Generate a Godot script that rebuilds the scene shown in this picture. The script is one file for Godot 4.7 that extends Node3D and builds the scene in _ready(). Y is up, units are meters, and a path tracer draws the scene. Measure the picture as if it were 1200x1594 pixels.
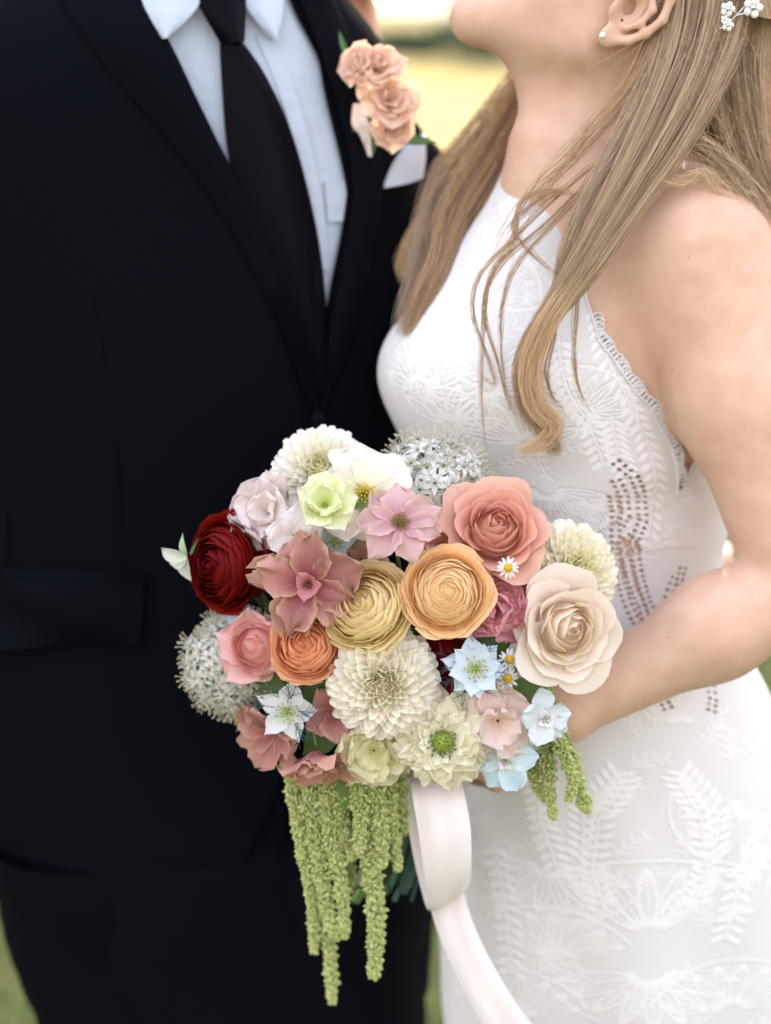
extends Node3D

const PITCH := 0.2705
const FOC := 2826.0
const G := -0.13  # height of the lawn
const CAM := Vector3(0, 1.45, 1.5)
var rng := RandomNumberGenerator.new()
var M := {}
var taken := {}


# ---------------------------------------------------------------- mesh collecting
class Acc:
	var v := PackedVector3Array()
	var n := PackedVector3Array()
	var c := PackedColorArray()
	var uv := PackedVector2Array()
	var idx := PackedInt32Array()

	func grid(P: PackedVector3Array, nu: int, nv: int, cols = null, uvs = null, wrap := false) -> void:
		var base := v.size()
		var N := PackedVector3Array()
		N.resize(P.size())
		for j in nv - 1:
			for i in nu - 1:
				var a := j * nu + i
				var b := a + 1
				var d := a + nu
				var e := d + 1
				var f := (P[e] - P[a]).cross(P[b] - P[a])
				var g := (P[d] - P[a]).cross(P[e] - P[a])
				N[a] += f + g
				N[b] += f
				N[e] += f + g
				N[d] += g
				idx.append_array([base + a, base + b, base + e, base + a, base + e, base + d])
		if wrap:
			for j in nv:
				var s := N[j * nu] + N[j * nu + nu - 1]
				N[j * nu] = s
				N[j * nu + nu - 1] = s
		for k in N.size():
			N[k] = N[k].normalized()
		v.append_array(P)
		n.append_array(N)
		if cols != null:
			c.append_array(cols)
		else:
			var w := PackedColorArray()
			w.resize(P.size())
			w.fill(Color.WHITE)
			c.append_array(w)
		if uvs != null:
			uv.append_array(uvs)
		else:
			var q := PackedVector2Array()
			q.resize(P.size())
			for j in nv:
				for i in nu:
					q[j * nu + i] = Vector2(float(i) / (nu - 1), float(j) / (nv - 1))
			uv.append_array(q)

	func tube(path: PackedVector3Array, radii: PackedFloat32Array, sides := 6, col := Color.WHITE, col2 = null) -> void:
		var base := v.size()
		var m := path.size()
		var side := Vector3.ZERO
		for k in m:
			var t := (path[mini(k + 1, m - 1)] - path[maxi(k - 1, 0)]).normalized()
			if k == 0:
				side = t.cross(Vector3(0.31, 0.2, 0.93)).normalized()
			side = (side - t * side.dot(t)).normalized()
			var up := t.cross(side)
			var cc: Color = col if col2 == null else col.lerp(col2, float(k) / (m - 1))
			for s in sides:
				var a := TAU * s / sides
				var d := side * cos(a) + up * sin(a)
				v.append(path[k] + d * radii[k])
				n.append(d)
				c.append(cc)
				uv.append(Vector2(float(s) / sides, float(k) / m))
		for k in m - 1:
			for s in sides:
				var a := base + k * sides + s
				var b := base + k * sides + (s + 1) % sides
				idx.append_array([a, a + sides, b, b, a + sides, b + sides])
		for e in 2:
			var k := 0 if e == 0 else m - 1
			var t := (path[1] - path[0]).normalized() * -1.0 if e == 0 else (path[m - 1] - path[m - 2]).normalized()
			var ce := v.size()
			v.append(path[k] + t * radii[k] * 0.7)
			n.append(t)
			c.append(col if e == 0 or col2 == null else col2)
			uv.append(Vector2.ZERO)
			for s in sides:
				var a := base + k * sides + s
				var b := base + k * sides + (s + 1) % sides
				if e == 0:
					idx.append_array([ce, a, b])
				else:
					idx.append_array([ce, b, a])

	func ball(at: Vector3, r: Vector3, seg := 8, rings := 5, col := Color.WHITE, basis := Basis()) -> void:
		var P := PackedVector3Array()
		var C := PackedColorArray()
		for j in rings + 1:
			var th := PI * j / rings
			for i in seg + 1:
				var ph := TAU * i / seg
				P.append(at + basis * (Vector3(sin(th) * cos(ph), cos(th), sin(th) * sin(ph)) * r))
				C.append(col)
		grid(P, seg + 1, rings + 1, C, null, true)

	func add(other: Acc, t: Transform3D) -> void:
		var base := v.size()
		for k in other.v.size():
			v.append(t * other.v[k])
			n.append((t.basis * other.n[k]).normalized())
		c.append_array(other.c)
		uv.append_array(other.uv)
		for k in other.idx:
			idx.append(base + k)

	func mesh(mat: Material) -> ArrayMesh:
		var m := ArrayMesh.new()
		into(m, mat)
		return m

	func into(m: ArrayMesh, mat: Material) -> void:
		var a := []
		a.resize(Mesh.ARRAY_MAX)
		a[Mesh.ARRAY_VERTEX] = v
		a[Mesh.ARRAY_NORMAL] = n
		a[Mesh.ARRAY_COLOR] = c
		a[Mesh.ARRAY_TEX_UV] = uv
		a[Mesh.ARRAY_INDEX] = idx
		m.add_surface_from_arrays(Mesh.PRIMITIVE_TRIANGLES, a)
		m.surface_set_material(m.get_surface_count() - 1, mat)


# ---------------------------------------------------------------- body fields
class Field:
	var o: Vector3
	var h: float
	var nx: int
	var ny: int
	var nz: int
	var f := PackedFloat32Array()

	func _init(lo: Vector3, hi: Vector3, cell: float) -> void:
		o = lo
		h = cell
		nx = int((hi.x - lo.x) / cell) + 2
		ny = int((hi.y - lo.y) / cell) + 2
		nz = int((hi.z - lo.z) / cell) + 2
		f.resize(nx * ny * nz)
		f.fill(0.2)

	func lo_i(p: Vector3) -> Vector3i:
		var q := (p - o) / h
		return Vector3i(clampi(int(q.x), 0, nx), clampi(int(q.y), 0, ny), clampi(int(q.z), 0, nz))

	func cap(a: Vector3, b: Vector3, ra: float, rb: float, k := 0.02) -> void:
		var r := maxf(ra, rb) + k + 2.5 * h
		var mn := lo_i(a.min(b) - Vector3(r, r, r))
		var mx := lo_i(a.max(b) + Vector3(r + h, r + h, r + h))
		var ba := b - a
		var l2 := maxf(ba.length_squared(), 1e-9)
		for y in range(mn.y, mx.y):
			for z in range(mn.z, mx.z):
				var at := (y * nz + z) * nx
				for x in range(mn.x, mx.x):
					var p := o + Vector3(x, y, z) * h - a
					var t := clampf(p.dot(ba) / l2, 0.0, 1.0)
					var d := (p - ba * t).length() - lerpf(ra, rb, t)
					var e := f[at + x]
					var m := maxf(k - absf(d - e), 0.0) / k
					f[at + x] = minf(d, e) - m * m * k * 0.25

	func ell(c: Vector3, bs: Basis, r: Vector3, k := 0.02, cut := false) -> void:
		var big := maxf(r.x, maxf(r.y, r.z)) + k + 2.5 * h
		var mn := lo_i(c - Vector3(big, big, big))
		var mx := lo_i(c + Vector3(big + h, big + h, big + h))
		var inv := bs.transposed()
		for y in range(mn.y, mx.y):
			for z in range(mn.z, mx.z):
				var at := (y * nz + z) * nx
				for x in range(mn.x, mx.x):
					var q := inv * (o + Vector3(x, y, z) * h - c)
					var k0 := (q / r).length()
					var k1 := (q / (r * r)).length()
					var d := k0 * (k0 - 1.0) / maxf(k1, 1e-6)
					var e := f[at + x]
					if cut:
						d = -d
						var m2 := maxf(k - absf(d - e), 0.0) / k
						f[at + x] = maxf(d, e) + m2 * m2 * k * 0.25
					else:
						var m := maxf(k - absf(d - e), 0.0) / k
						f[at + x] = minf(d, e) - m * m * k * 0.25

	func grad(p: Vector3) -> Vector3:
		var q := (p - o) / h
		var x := clampi(int(q.x), 1, nx - 3)
		var y := clampi(int(q.y), 1, ny - 3)
		var z := clampi(int(q.z), 1, nz - 3)
		var w := q - Vector3(x, y, z)
		var sx := nz * nx
		var g := Vector3.ZERO
		for cy in 2:
			for cz in 2:
				for cx in 2:
					var i := ((y + cy) * nz + z + cz) * nx + x + cx
					var k := (w.x if cx else 1.0 - w.x) * (w.y if cy else 1.0 - w.y) * (w.z if cz else 1.0 - w.z)
					g += Vector3(f[i + 1] - f[i - 1], f[i + sx] - f[i - sx], f[i + nx] - f[i - nx]) * k
		return g.normalized()

	func net(acc: Acc) -> void:
		var id := PackedInt32Array()
		id.resize(f.size())
		id.fill(-1)
		var off := [0, 1, nx, nx + 1, nz * nx, nz * nx + 1, nz * nx + nx, nz * nx + nx + 1]
		var pos := [Vector3(0, 0, 0), Vector3(1, 0, 0), Vector3(0, 0, 1), Vector3(1, 0, 1), Vector3(0, 1, 0), Vector3(1, 1, 0), Vector3(0, 1, 1), Vector3(1, 1, 1)]
		var ed := [[0, 1], [2, 3], [4, 5], [6, 7], [0, 2], [1, 3], [4, 6], [5, 7], [0, 4], [1, 5], [2, 6], [3, 7]]
		var far := 1.8 * h
		for y in ny - 1:
			for z in nz - 1:
				var at := (y * nz + z) * nx
				for x in nx - 1:
					var s := f[at + x]
					if s > far or s < -far:
						continue
					var neg := 0
					for k in 8:
						if f[at + x + off[k]] < 0.0:
							neg += 1
					if neg == 0 or neg == 8:
						continue
					var sum := Vector3.ZERO
					var cnt := 0
					for e in ed:
						var fa := f[at + x + off[e[0]]]
						var fb := f[at + x + off[e[1]]]
						if (fa < 0.0) != (fb < 0.0):
							sum += pos[e[0]].lerp(pos[e[1]], fa / (fa - fb))
							cnt += 1
					var p := o + (Vector3(x, y, z) + sum / cnt) * h
					id[at + x] = acc.v.size()
					acc.v.append(p)
					acc.n.append(grad(p))
					acc.c.append(Color.WHITE)
					acc.uv.append(Vector2(p.x, p.y))
		var sx := 1
		var sz := nx
		var sy := nz * nx
		for y in range(1, ny - 1):
			for z in range(1, nz - 1):
				var at := (y * nz + z) * nx
				for x in range(1, nx - 1):
					var i := at + x
					if id[i] < 0 and id[i - sx] < 0 and id[i - sy] < 0 and id[i - sz] < 0 and id[i - sx - sy] < 0:
						continue
					var s := f[i] < 0.0
					for ax in 3:
						var st: int = [sx, sy, sz][ax]
						if s == (f[i + st] < 0.0):
							continue
						var u: int = [sy, sz, sx][ax]
						var w: int = [sz, sx, sy][ax]
						var a := id[i - u - w]
						var b := id[i - w]
						var cc := id[i]
						var d := id[i - u]
						if a < 0 or b < 0 or cc < 0 or d < 0:
							continue
						if s:
							acc.idx.append_array([a, cc, b, a, d, cc])
						else:
							acc.idx.append_array([a, b, cc, a, cc, d])


# ---------------------------------------------------------------- profiles of clothed trunks
class Prof:
	var rows := []  # each [y, cx, ax, az, cz], highest first

	func put(y: float, cx: float, ax: float, az: float, cz: float) -> void:
		rows.append([y, cx, ax, az, cz])

	func at(y: float) -> Array:
		var n := rows.size()
		if y >= rows[0][0]:
			return rows[0]
		if y <= rows[n - 1][0]:
			return rows[n - 1]
		var i := 0
		while rows[i + 1][0] > y:
			i += 1
		var p0: Array = rows[maxi(i - 1, 0)]
		var p1: Array = rows[i]
		var p2: Array = rows[i + 1]
		var p3: Array = rows[mini(i + 2, n - 1)]
		var d: float = p2[0] - p1[0]
		var t: float = (y - p1[0]) / d
		var out := [y]
		for k in range(1, 5):
			var m1: float = (p2[k] - p0[k]) / minf(p2[0] - p0[0], -1e-6) * d
			var m2: float = (p3[k] - p1[k]) / minf(p3[0] - p1[0], -1e-6) * d
			var t2 := t * t
			var t3 := t2 * t
			out.append((2 * t3 - 3 * t2 + 1) * p1[k] + (t3 - 2 * t2 + t) * m1 + (-2 * t3 + 3 * t2) * p2[k] + (t3 - t2) * m2)
		return out


# ---------------------------------------------------------------- helpers
func px(x: float, y: float, z: float) -> Vector3:
	var dx := (x - 600.0) / FOC
	var dy := -(y - 797.0) / FOC
	var s := sin(PITCH)
	var c := cos(PITCH)
	var d := Vector3(dx, dy * c - s, -dy * s - c)
	return CAM + d * ((z - CAM.z) / d.z)


func numbered(called: String) -> String:
	if not taken.has(called):
		taken[called] = 0
		return called
	taken[called] += 1
	return "%s_%03d" % [called, taken[called]]


func tag(o: Node3D, label: String, category: String, group := "", kind := "") -> Node3D:
	if label:
		o.set_meta("label", label)
	if category:
		o.set_meta("category", category)
	if group:
		o.set_meta("group", group)
	if kind:
		o.set_meta("kind", kind)
	return o


func thing(called: String, label: String, category: String, at: Vector3, group := "") -> Node3D:
	var o := Node3D.new()
	o.name = numbered(called)
	add_child(o)
	o.position = at
	return tag(o, label, category, group)


func part(parent: Node3D, called: String, m: Mesh, t := Transform3D(), kind := "") -> MeshInstance3D:
	var o := MeshInstance3D.new()
	o.name = called
	o.mesh = m
	parent.add_child(o, true)
	o.transform = t
	if kind:
		o.set_meta("kind", kind)
	return o


# a mesh made in world coordinates, hung under a thing that stands somewhere else
func wpart(parent: Node3D, called: String, m: Mesh) -> MeshInstance3D:
	var at := Vector3.ZERO
	var q: Node = parent
	while q is Node3D and q != self:
		at += (q as Node3D).position
		q = q.get_parent()
	return part(parent, called, m, Transform3D(Basis(), -at))


func spline(pts: Array, n: int) -> PackedVector3Array:
	var out := PackedVector3Array()
	var m := pts.size()
	for k in n:
		var t := float(k) / (n - 1) * (m - 1)
		var i := mini(int(t), m - 2)
		var u := t - i
		var a: Vector3 = pts[maxi(i - 1, 0)]
		var b: Vector3 = pts[i]
		var c: Vector3 = pts[i + 1]
		var d: Vector3 = pts[mini(i + 2, m - 1)]
		out.append(b.cubic_interpolate(c, a, d, u))
	return out


func curve(pts: Array, t: float) -> float:  # pts: [[x, y], ...] rising x, cubic through them
	var m := pts.size()
	if t <= pts[0][0]:
		return pts[0][1]
	if t >= pts[m - 1][0]:
		return pts[m - 1][1]
	var i := 0
	while pts[i + 1][0] < t:
		i += 1
	var u: float = (t - pts[i][0]) / (pts[i + 1][0] - pts[i][0])
	var s := u * u * (3.0 - 2.0 * u)
	return lerpf(pts[i][1], pts[i + 1][1], lerpf(u, s, 0.35))


func steady(n: int, v: float) -> PackedFloat32Array:
	var r := PackedFloat32Array()
	r.resize(n)
	r.fill(v)
	return r


func taper(n: int, a: float, b: float) -> PackedFloat32Array:
	var r := PackedFloat32Array()
	for k in n:
		r.append(lerpf(a, b, float(k) / (n - 1)))
	return r


func lin(r: float, g: float, b: float) -> Color:
	return Color(r, g, b).linear_to_srgb()


func noise_tex(seed_: int, freq: float, lo: Color, hi: Color, size := 512, oct := 4) -> NoiseTexture2D:
	var fn := FastNoiseLite.new()
	fn.seed = seed_
	fn.frequency = freq
	fn.fractal_octaves = oct
	var t := NoiseTexture2D.new()
	t.width = size
	t.height = size
	t.seamless = true
	t.noise = fn
	var g := Gradient.new()
	g.set_color(0, lo)
	g.set_color(1, hi)
	t.color_ramp = g
	return t


func mat(key: String, col: Color, rough := 0.6, vertex := false) -> StandardMaterial3D:
	var m := StandardMaterial3D.new()
	m.resource_name = key
	m.albedo_color = col
	m.roughness = rough
	m.vertex_color_use_as_albedo = vertex
	m.cull_mode = BaseMaterial3D.CULL_DISABLED
	M[key] = m
	return m


func materials() -> void:
	var m := mat("petal", Color.WHITE, 0.55, true)
	m.backlight_enabled = true
	m.backlight = Color(0.85, 0.85, 0.85)
	m.metallic_specular = 0.3
	# fine veins that run along each petal
	var im := Image.create(256, 128, false, Image.FORMAT_L8)
	var fn := FastNoiseLite.new()
	fn.seed = 5
	fn.frequency = 0.09
	fn.fractal_octaves = 3
	for y in 128:
		for x in 256:
			var q := fn.get_noise_2d(x + (x - 128) * 0.0035 * y, y * 0.10) * 0.6 + fn.get_noise_2d(x * 2.3 + 99, y * 0.5) * 0.3
			im.set_pixel(x, y, Color.from_hsv(0, 0, clampf(0.5 + q, 0, 1)))
	var vt := ImageTexture.create_from_image(im)
	var tint := Image.create(256, 128, false, Image.FORMAT_RGB8)
	for y in 128:
		for x in 256:
			var q := im.get_pixel(x, y).r
			tint.set_pixel(x, y, Color(lerpf(0.975, 1.0, q), lerpf(0.95, 1.0, q), lerpf(0.945, 1.0, q)))
	m.albedo_texture = ImageTexture.create_from_image(tint)
	m.heightmap_enabled = true
	m.heightmap_texture = vt
	m.heightmap_scale = 0.0022
	M["veins"] = vt
	m = mat("green", Color.WHITE, 0.5, true)
	m.backlight_enabled = true
	m.backlight = Color(0.3, 0.3, 0.3)
	m = mat("stamen", Color.WHITE, 0.7, true)
	m = mat("bead", Color.WHITE, 0.65, true)
	m.backlight_enabled = true
	m.backlight = Color(0.25, 0.25, 0.25)
	m = mat("ribbon", lin(0.86, 0.78, 0.74), 0.42)
	m.backlight_enabled = true
	m.backlight = Color(0.25, 0.25, 0.25)
	m.rim_enabled = true
	m.rim = 0.3
	m.heightmap_enabled = true
	m.uv1_scale = Vector3(3, 8, 1)
	m.heightmap_texture = noise_tex(31, 0.12, Color(0.3, 0.3, 0.3), Color(0.7, 0.7, 0.7), 512, 4)
	m.heightmap_scale = 0.012
	m = mat("skin", Color.WHITE, 0.48)
	m.albedo_texture = noise_tex(3, 0.012, lin(0.60, 0.36, 0.245), lin(0.73, 0.49, 0.36), 512, 6)
	m.uv1_triplanar = true
	m.uv1_scale = Vector3(5, 5, 5)
	m.subsurf_scatter_enabled = true
	m.subsurf_scatter_strength = 0.12
	m.metallic_specular = 0.4
	m.heightmap_enabled = true
	m.heightmap_texture = noise_tex(9, 0.35, Color(0.3, 0.3, 0.3), Color(0.7, 0.7, 0.7), 512, 3)
	m.heightmap_scale = 0.02
	m = mat("hand_skin", lin(0.66, 0.42, 0.32), 0.5)
	m = mat("hair", Color.WHITE, 0.34, true)
	m.metallic_specular = 0.45
	m.backlight_enabled = true
	m.backlight = Color(0.7, 0.7, 0.7)
	m = mat("wool", lin(0.0036, 0.0041, 0.0066), 0.75)
	m.metallic_specular = 0.10
	m.uv1_triplanar = true
	m.uv1_scale = Vector3(14, 14, 14)
	m.heightmap_enabled = true
	m.heightmap_texture = noise_tex(21, 0.3, Color(0.2, 0.2, 0.2), Color(0.8, 0.8, 0.8), 512, 2)
	m.heightmap_scale = 0.02
	m = mat("wool_seam", lin(0.004, 0.004, 0.006), 0.9)
	m.metallic_specular = 0.1
	m = mat("tie", lin(0.0018, 0.0022, 0.0045), 0.36)
	m.metallic_specular = 0.15
	m = mat("shirt", lin(0.47, 0.53, 0.61), 0.7)
	m.heightmap_enabled = true
	m.uv1_triplanar = true
	m.uv1_scale = Vector3(10, 10, 10)
	m.heightmap_texture = noise_tex(41, 0.012, Color(0.2, 0.2, 0.2), Color(0.8, 0.8, 0.8), 256, 3)
	m.heightmap_scale = 0.25
	m = mat("button", lin(0.003, 0.003, 0.004), 0.6)
	m.metallic_specular = 0.15
	m = mat("silver", lin(0.8, 0.78, 0.74), 0.22)
	m.metallic = 0.9
	m = mat("pearl", lin(0.85, 0.82, 0.78), 0.18)
	m.clearcoat_enabled = true
	m = mat("crystal", Color(0.95, 0.97, 1.0, 0.15), 0.04)
	m.refraction_enabled = true
	m.refraction_scale = 0.05
	m = mat("shoe", lin(0.01, 0.01, 0.01), 0.25)
	m = mat("bark", lin(0.10, 0.07, 0.05), 0.9)
	m = mat("leaf", Color.WHITE, 0.6, true)
	m.backlight_enabled = true
	m.backlight = Color(0.4, 0.4, 0.4)
	m = mat("lawn", Color.WHITE, 0.95)
	m.albedo_texture = noise_tex(51, 0.02, lin(0.045, 0.075, 0.022), lin(0.13, 0.12, 0.055), 512, 5)
	m.uv1_triplanar = true
	m.uv1_world_triplanar = true
	m.uv1_scale = Vector3(0.6, 0.6, 0.6)
	m.metallic_specular = 0.1
	m = mat("meadow", Color.WHITE, 0.95)
	m.albedo_texture = noise_tex(52, 0.006, lin(0.38, 0.30, 0.12), lin(0.52, 0.42, 0.19), 512, 4)
	m.uv1_triplanar = true
	m.uv1_world_triplanar = true
	m.uv1_scale = Vector3(0.03, 0.03, 0.03)
	m.metallic_specular = 0.1


# ---------------------------------------------------------------- flowers
const TIE := [655.0, 1225.0, -0.13]


func per_px(z: float) -> float:
	return (px(601, 900, z) - px(600, 900, z)).x


func bloom(called: String, label: String, category: String, x: float, y: float, z: float, tilt: Vector2, spin := 0.0, stem := true) -> Node3D:
	var p := px(x, y, z)
	var o := thing(called, label, category, p, "flowers in the bridal bouquet")
	var f := Vector3(tilt.x, tilt.y, 1).normalized()
	var xx := Vector3.UP.cross(f).normalized()
	o.basis = Basis(xx, f, xx.cross(f)) * Basis(Vector3.UP, spin)
	if stem:
		var t := px(TIE[0] + rng.randf_range(-16, 16), TIE[1], TIE[2] + rng.randf_range(-0.012, 0.012))
		var inv := o.transform.affine_inverse()
		var a := Acc.new()
		a.tube(spline([inv * (p - f * 0.006), inv * (p - f * 0.045), inv * p.lerp(t, 0.6), inv * t], 9), taper(9, 0.0018, 0.0022), 5, Color(0.10, 0.17, 0.05))
		part(o, "stem", a.mesh(M.green))
	return o


# one petal that wraps the flower's axis: prof = r, y at its base, belly and rim
func cup(root: Node3D, a0: float, hw: float, prof: Array, lip: float, tuck: float, ruf: float, rnd: float, c0: Color, c1: Color, c2: Color, nu := 9, nv := 8, called := "petal") -> void:
	var P := PackedVector3Array()
	var C := PackedColorArray()
	var f1 := rng.randf_range(3.0, 6.0)
	var p1 := rng.randf() * TAU
	var p2 := rng.randf() * TAU
	var skew := rng.randf_range(-0.12, 0.12)
	for j in nv:
		var t := float(j) / (nv - 1)
		for i in nu:
			var s := 2.0 * i / (nu - 1) - 1.0
			var h := t * (1.0 - rnd * pow(absf(s), 2.4) + skew * s * t)
			var ang := a0 + s * hw * lerpf(0.45, 1.0, smoothstep(0.0, 0.65, t))
			var q := 1.0 - h
			var r: float = q * q * prof[0] + 2 * h * q * prof[2] + h * h * prof[4]
			var y: float = q * q * prof[1] + 2 * h * q * prof[3] + h * h * prof[5]
			var k := maxf(0.0, h - 0.62) / 0.38
			r += lip * k * k
			y -= lip * 0.55 * k * k * k
			r += tuck * s * t
			var e := t * t * ruf
			r += e * (sin(s * f1 + p1) + 0.5 * sin(s * f1 * 2.1 + p2))
			y += e * 0.7 * cos(s * f1 * 1.4 + p2)
			P.append(Vector3(r * cos(ang), y, r * sin(ang)))
			var edge := maxf(pow(absf(s), 6.0), pow(t, 9.0))
			C.append(fresh(c0.lerp(c1, smoothstep(0.1, 0.9, t)).lerp(c2, edge * 0.8)))
	var a := Acc.new()
	a.grid(P, nu, nv, C)
	part(root, called, a.mesh(M.petal))


# a flat petal that runs along +X from its base, its upper face towards +Y
func strap(L: float, W: float, peak: float, blunt: float, elev: float, bend: float, cupd: float, ruf: float, c0: Color, c1: Color, c2: Color, nu := 7, nv := 9, a = null, xf := Transform3D()) -> Acc:
	var P := PackedVector3Array()
	var C := PackedColorArray()
	var p1 := rng.randf() * TAU
	var p2 := rng.randf() * TAU
	var f1 := rng.randf_range(2.5, 4.5)
	var side := rng.randf_range(-0.12, 0.12)
	var x := 0.0
	var y := 0.0
	for j in nv:
		var t := float(j) / (nv - 1)
		var ang := elev + bend * t
		if j > 0:
			x += cos(ang) * L / (nv - 1)
			y += sin(ang) * L / (nv - 1)
		var w := W * (0.14 * (1.0 - t) + pow(maxf(sin(PI * pow(lerpf(0.02, 0.985, t), peak)), 0.0), blunt))
		for i in nu:
			var s := 2.0 * i / (nu - 1) - 1.0
			var lw := 1.0
			if nu >= 9:
				lw = 1.0 + 0.05 * sin(t * 15.0 + p1 + signf(s)) + 0.03 * sin(t * 31.0 + p2)
			var lift := cupd * s * s * w + (ruf * 0.30 * t * pow(absf(s), 3.0) * sin(t * 24.0 + p2 + signf(s) * 1.3) + ruf * 0.25 * t * t * t * sin(s * 8.0 + p1) if nu >= 9 else 0.0) + ruf * t * (sin(s * f1 + p1 + t * 2.0) * absf(s) + 0.5 * sin(t * 7.0 + p2 + s * 2.0) * s)
			var back := (-0.10 if nu > 5 else -0.015) * L * t * t * s * s
			P.append(xf * Vector3(x + back * cos(ang) - sin(ang) * lift, y + back * sin(ang) + cos(ang) * lift, s * w * lw + side * L * t * t))
			var edge := maxf(pow(absf(s), 5.0), pow(t, 8.0))
			C.append(fresh(c0.lerp(c1, smoothstep(0.0, 0.75, t)).lerp(c2, edge * 0.75)))
	if a == null:
		a = Acc.new()
	a.grid(P, nu, nv, C)
	return a


func fresh(c: Color) -> Color:  # petals reflect and pass nearly all the light they do not colour
	var l := (c.r + c.g + c.b) / 3.0
	var q := Color(l + (c.r - l) * 1.13, l + (c.g - l) * 1.13, l + (c.b - l) * 1.13)
	return Color(1.0 - pow(clampf(1.0 - q.r, 0.04, 1.0), 1.38), 1.0 - pow(clampf(1.0 - q.g, 0.04, 1.0), 1.38), 1.0 - pow(clampf(1.0 - q.b, 0.04, 1.0), 1.38))


func vary(c: Color, k := 0.06) -> Color:
	var q := 1.0 + rng.randf_range(-k, k)
	return Color(minf(c.r * q, 0.9), c.g * (q + rng.randf_range(-k, k) * 0.3), c.b * (q + rng.randf_range(-k, k) * 0.4))


func dahlia(o: Node3D, R: float, n: int, ci: Color, co: Color, wide := 0.17, reach := 1.95) -> void:
	var kinds := []
	for q in 4:
		var cc := ci.lerp(co, [0.0, 0.45, 0.8, 1.0][q])
		var set_ := []
		for k in 3:
			set_.append(strap(1.0, wide * rng.randf_range(0.92, 1.08), 1.4, 0.40, 0.10, [0.5, 0.25, 0.05, -0.15][q], [1.6, 1.0, 0.65, 0.5][q], 0.03, cc.lerp(ci, 0.25), cc, cc, 5, 8).mesh(M.petal))
		kinds.append(set_)
	for i in n:
		var t := (i + 0.5) / n
		var ph := i * 2.39996 + rng.randf_range(-0.08, 0.08)
		var th := lerpf(0.10, reach, pow(t, 0.62)) + rng.randf_range(-0.05, 0.05)
		var L := R * lerpf(0.34, 0.72, pow(t, 0.55)) * rng.randf_range(0.94, 1.06)
		var hd := Vector3(cos(ph), 0, sin(ph))
		var X := hd * sin(th) + Vector3.UP * cos(th)
		var Y := -hd * cos(th) + Vector3.UP * sin(th)
		var th0 := th * 0.78
		var base := (hd * sin(th0) + Vector3.UP * cos(th0) * 0.8) * R * 0.30 * lerpf(0.55, 1.0, sqrt(t))
		var q := 0 if t < 0.07 else 1 if t < 0.22 else 2 if t < 0.5 else 3
		part(o, "petal", kinds[q][i % 3], Transform3D(Basis(X, Y, X.cross(Y)).scaled_local(Vector3(L, L, L * 1.0)), base))
	var a := Acc.new()
	a.ball(Vector3.ZERO, Vector3(R * 0.42, R * 0.44, R * 0.42), 12, 8, fresh(ci.lerp(co, 0.4)))
	part(o, "receptacle", a.mesh(M.petal))


func ranunculus(o: Node3D, R: float, n: int, ci: Color, co: Color, edge: Color, open := 0.8) -> void:
	heart(o, R * 0.80, R * (0.30 + 0.48 * open), -R * 0.20, ci.lerp(co, 0.5))
	for i in n:
		var k := (i + 0.6) / n
		var a0 := i * 2.39996 + rng.randf_range(-0.15, 0.15)
		var rr := R * lerpf(0.07, 1.0, pow(k, 0.78)) * rng.randf_range(0.97, 1.03)
		var dome := R * open * sqrt(maxf(0.0, 1.0 - 0.9 * k * k)) * 0.75
		var belly := rr * lerpf(2.1, 1.0, smoothstep(0.0, 0.95, k)) + R * 0.05
		var c := vary(ci.lerp(co, smoothstep(0.0, 0.9, k)), 0.09)
		dome += R * rng.randf_range(-0.05, 0.05)
		cup(o, a0, lerpf(1.35, 0.62, sqrt(k)), [R * 0.06, -R * 0.42, belly, -R * 0.10 + dome * 0.25, rr, dome - R * 0.12 * k], R * lerpf(-0.03, 0.10, k), R * 0.02, R * lerpf(0.008, 0.030, k), 0.16, c.lerp(co, 0.4), c, c.lerp(edge, 0.6), 9, 6)


func heart(o: Node3D, rx: float, ry: float, y: float, col: Color) -> void:  # the packed inner petals, as one body under the open ones
	var a := Acc.new()
	a.ball(Vector3(0, y, 0), Vector3(rx, ry, rx), 14, 9, fresh(col))
	part(o, "heart", a.mesh(M.petal))


func green_eye(o: Node3D, r: float, y: float, col: Color) -> void:
	var a := Acc.new()
	for i in 26:
		var t := (i + 0.5) / 26.0
		var ph := i * 2.39996
		var rr := r * sqrt(t)
		a.ball(Vector3(rr * cos(ph), y - r * 0.5 * t, rr * sin(ph)), Vector3(r, r, r) * 0.2, 5, 4, vary(col, 0.2))
	part(o, "centre", a.mesh(M.stamen))


func rose(o: Node3D, R: float, n: int, ci: Color, co: Color, edge: Color, deep := 0.9) -> void:
	heart(o, R * 0.52, R * 0.62, -R * 0.28, ci.lerp(co, 0.4))
	for i in n:
		var k := (i + 0.5) / n
		var a0 := i * 2.39996 + rng.randf_range(-0.2, 0.2)
		var rr := R * lerpf(0.05, 0.98, pow(k, 1.05)) * rng.randf_range(0.96, 1.04)
		var top := R * deep * lerpf(0.62, 0.18, pow(k, 1.4))
		var belly := rr * lerpf(2.0, 0.74, smoothstep(0.0, 0.7, k)) + R * 0.04
		var c := vary(ci.lerp(co, smoothstep(0.05, 0.8, k)), 0.07)
		cup(o, a0, lerpf(1.9, 0.86, pow(k, 0.6)), [R * 0.08, -R * 0.62, belly, -R * 0.30, rr, top], R * lerpf(-0.02, 0.34, k * k), R * lerpf(0.03, 0.05, k), R * lerpf(0.015, 0.055, k), lerpf(0.10, 0.26, k), c * Color(0.94, 0.92, 0.92), c, c.lerp(edge, 0.7), 13, 10)


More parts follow.
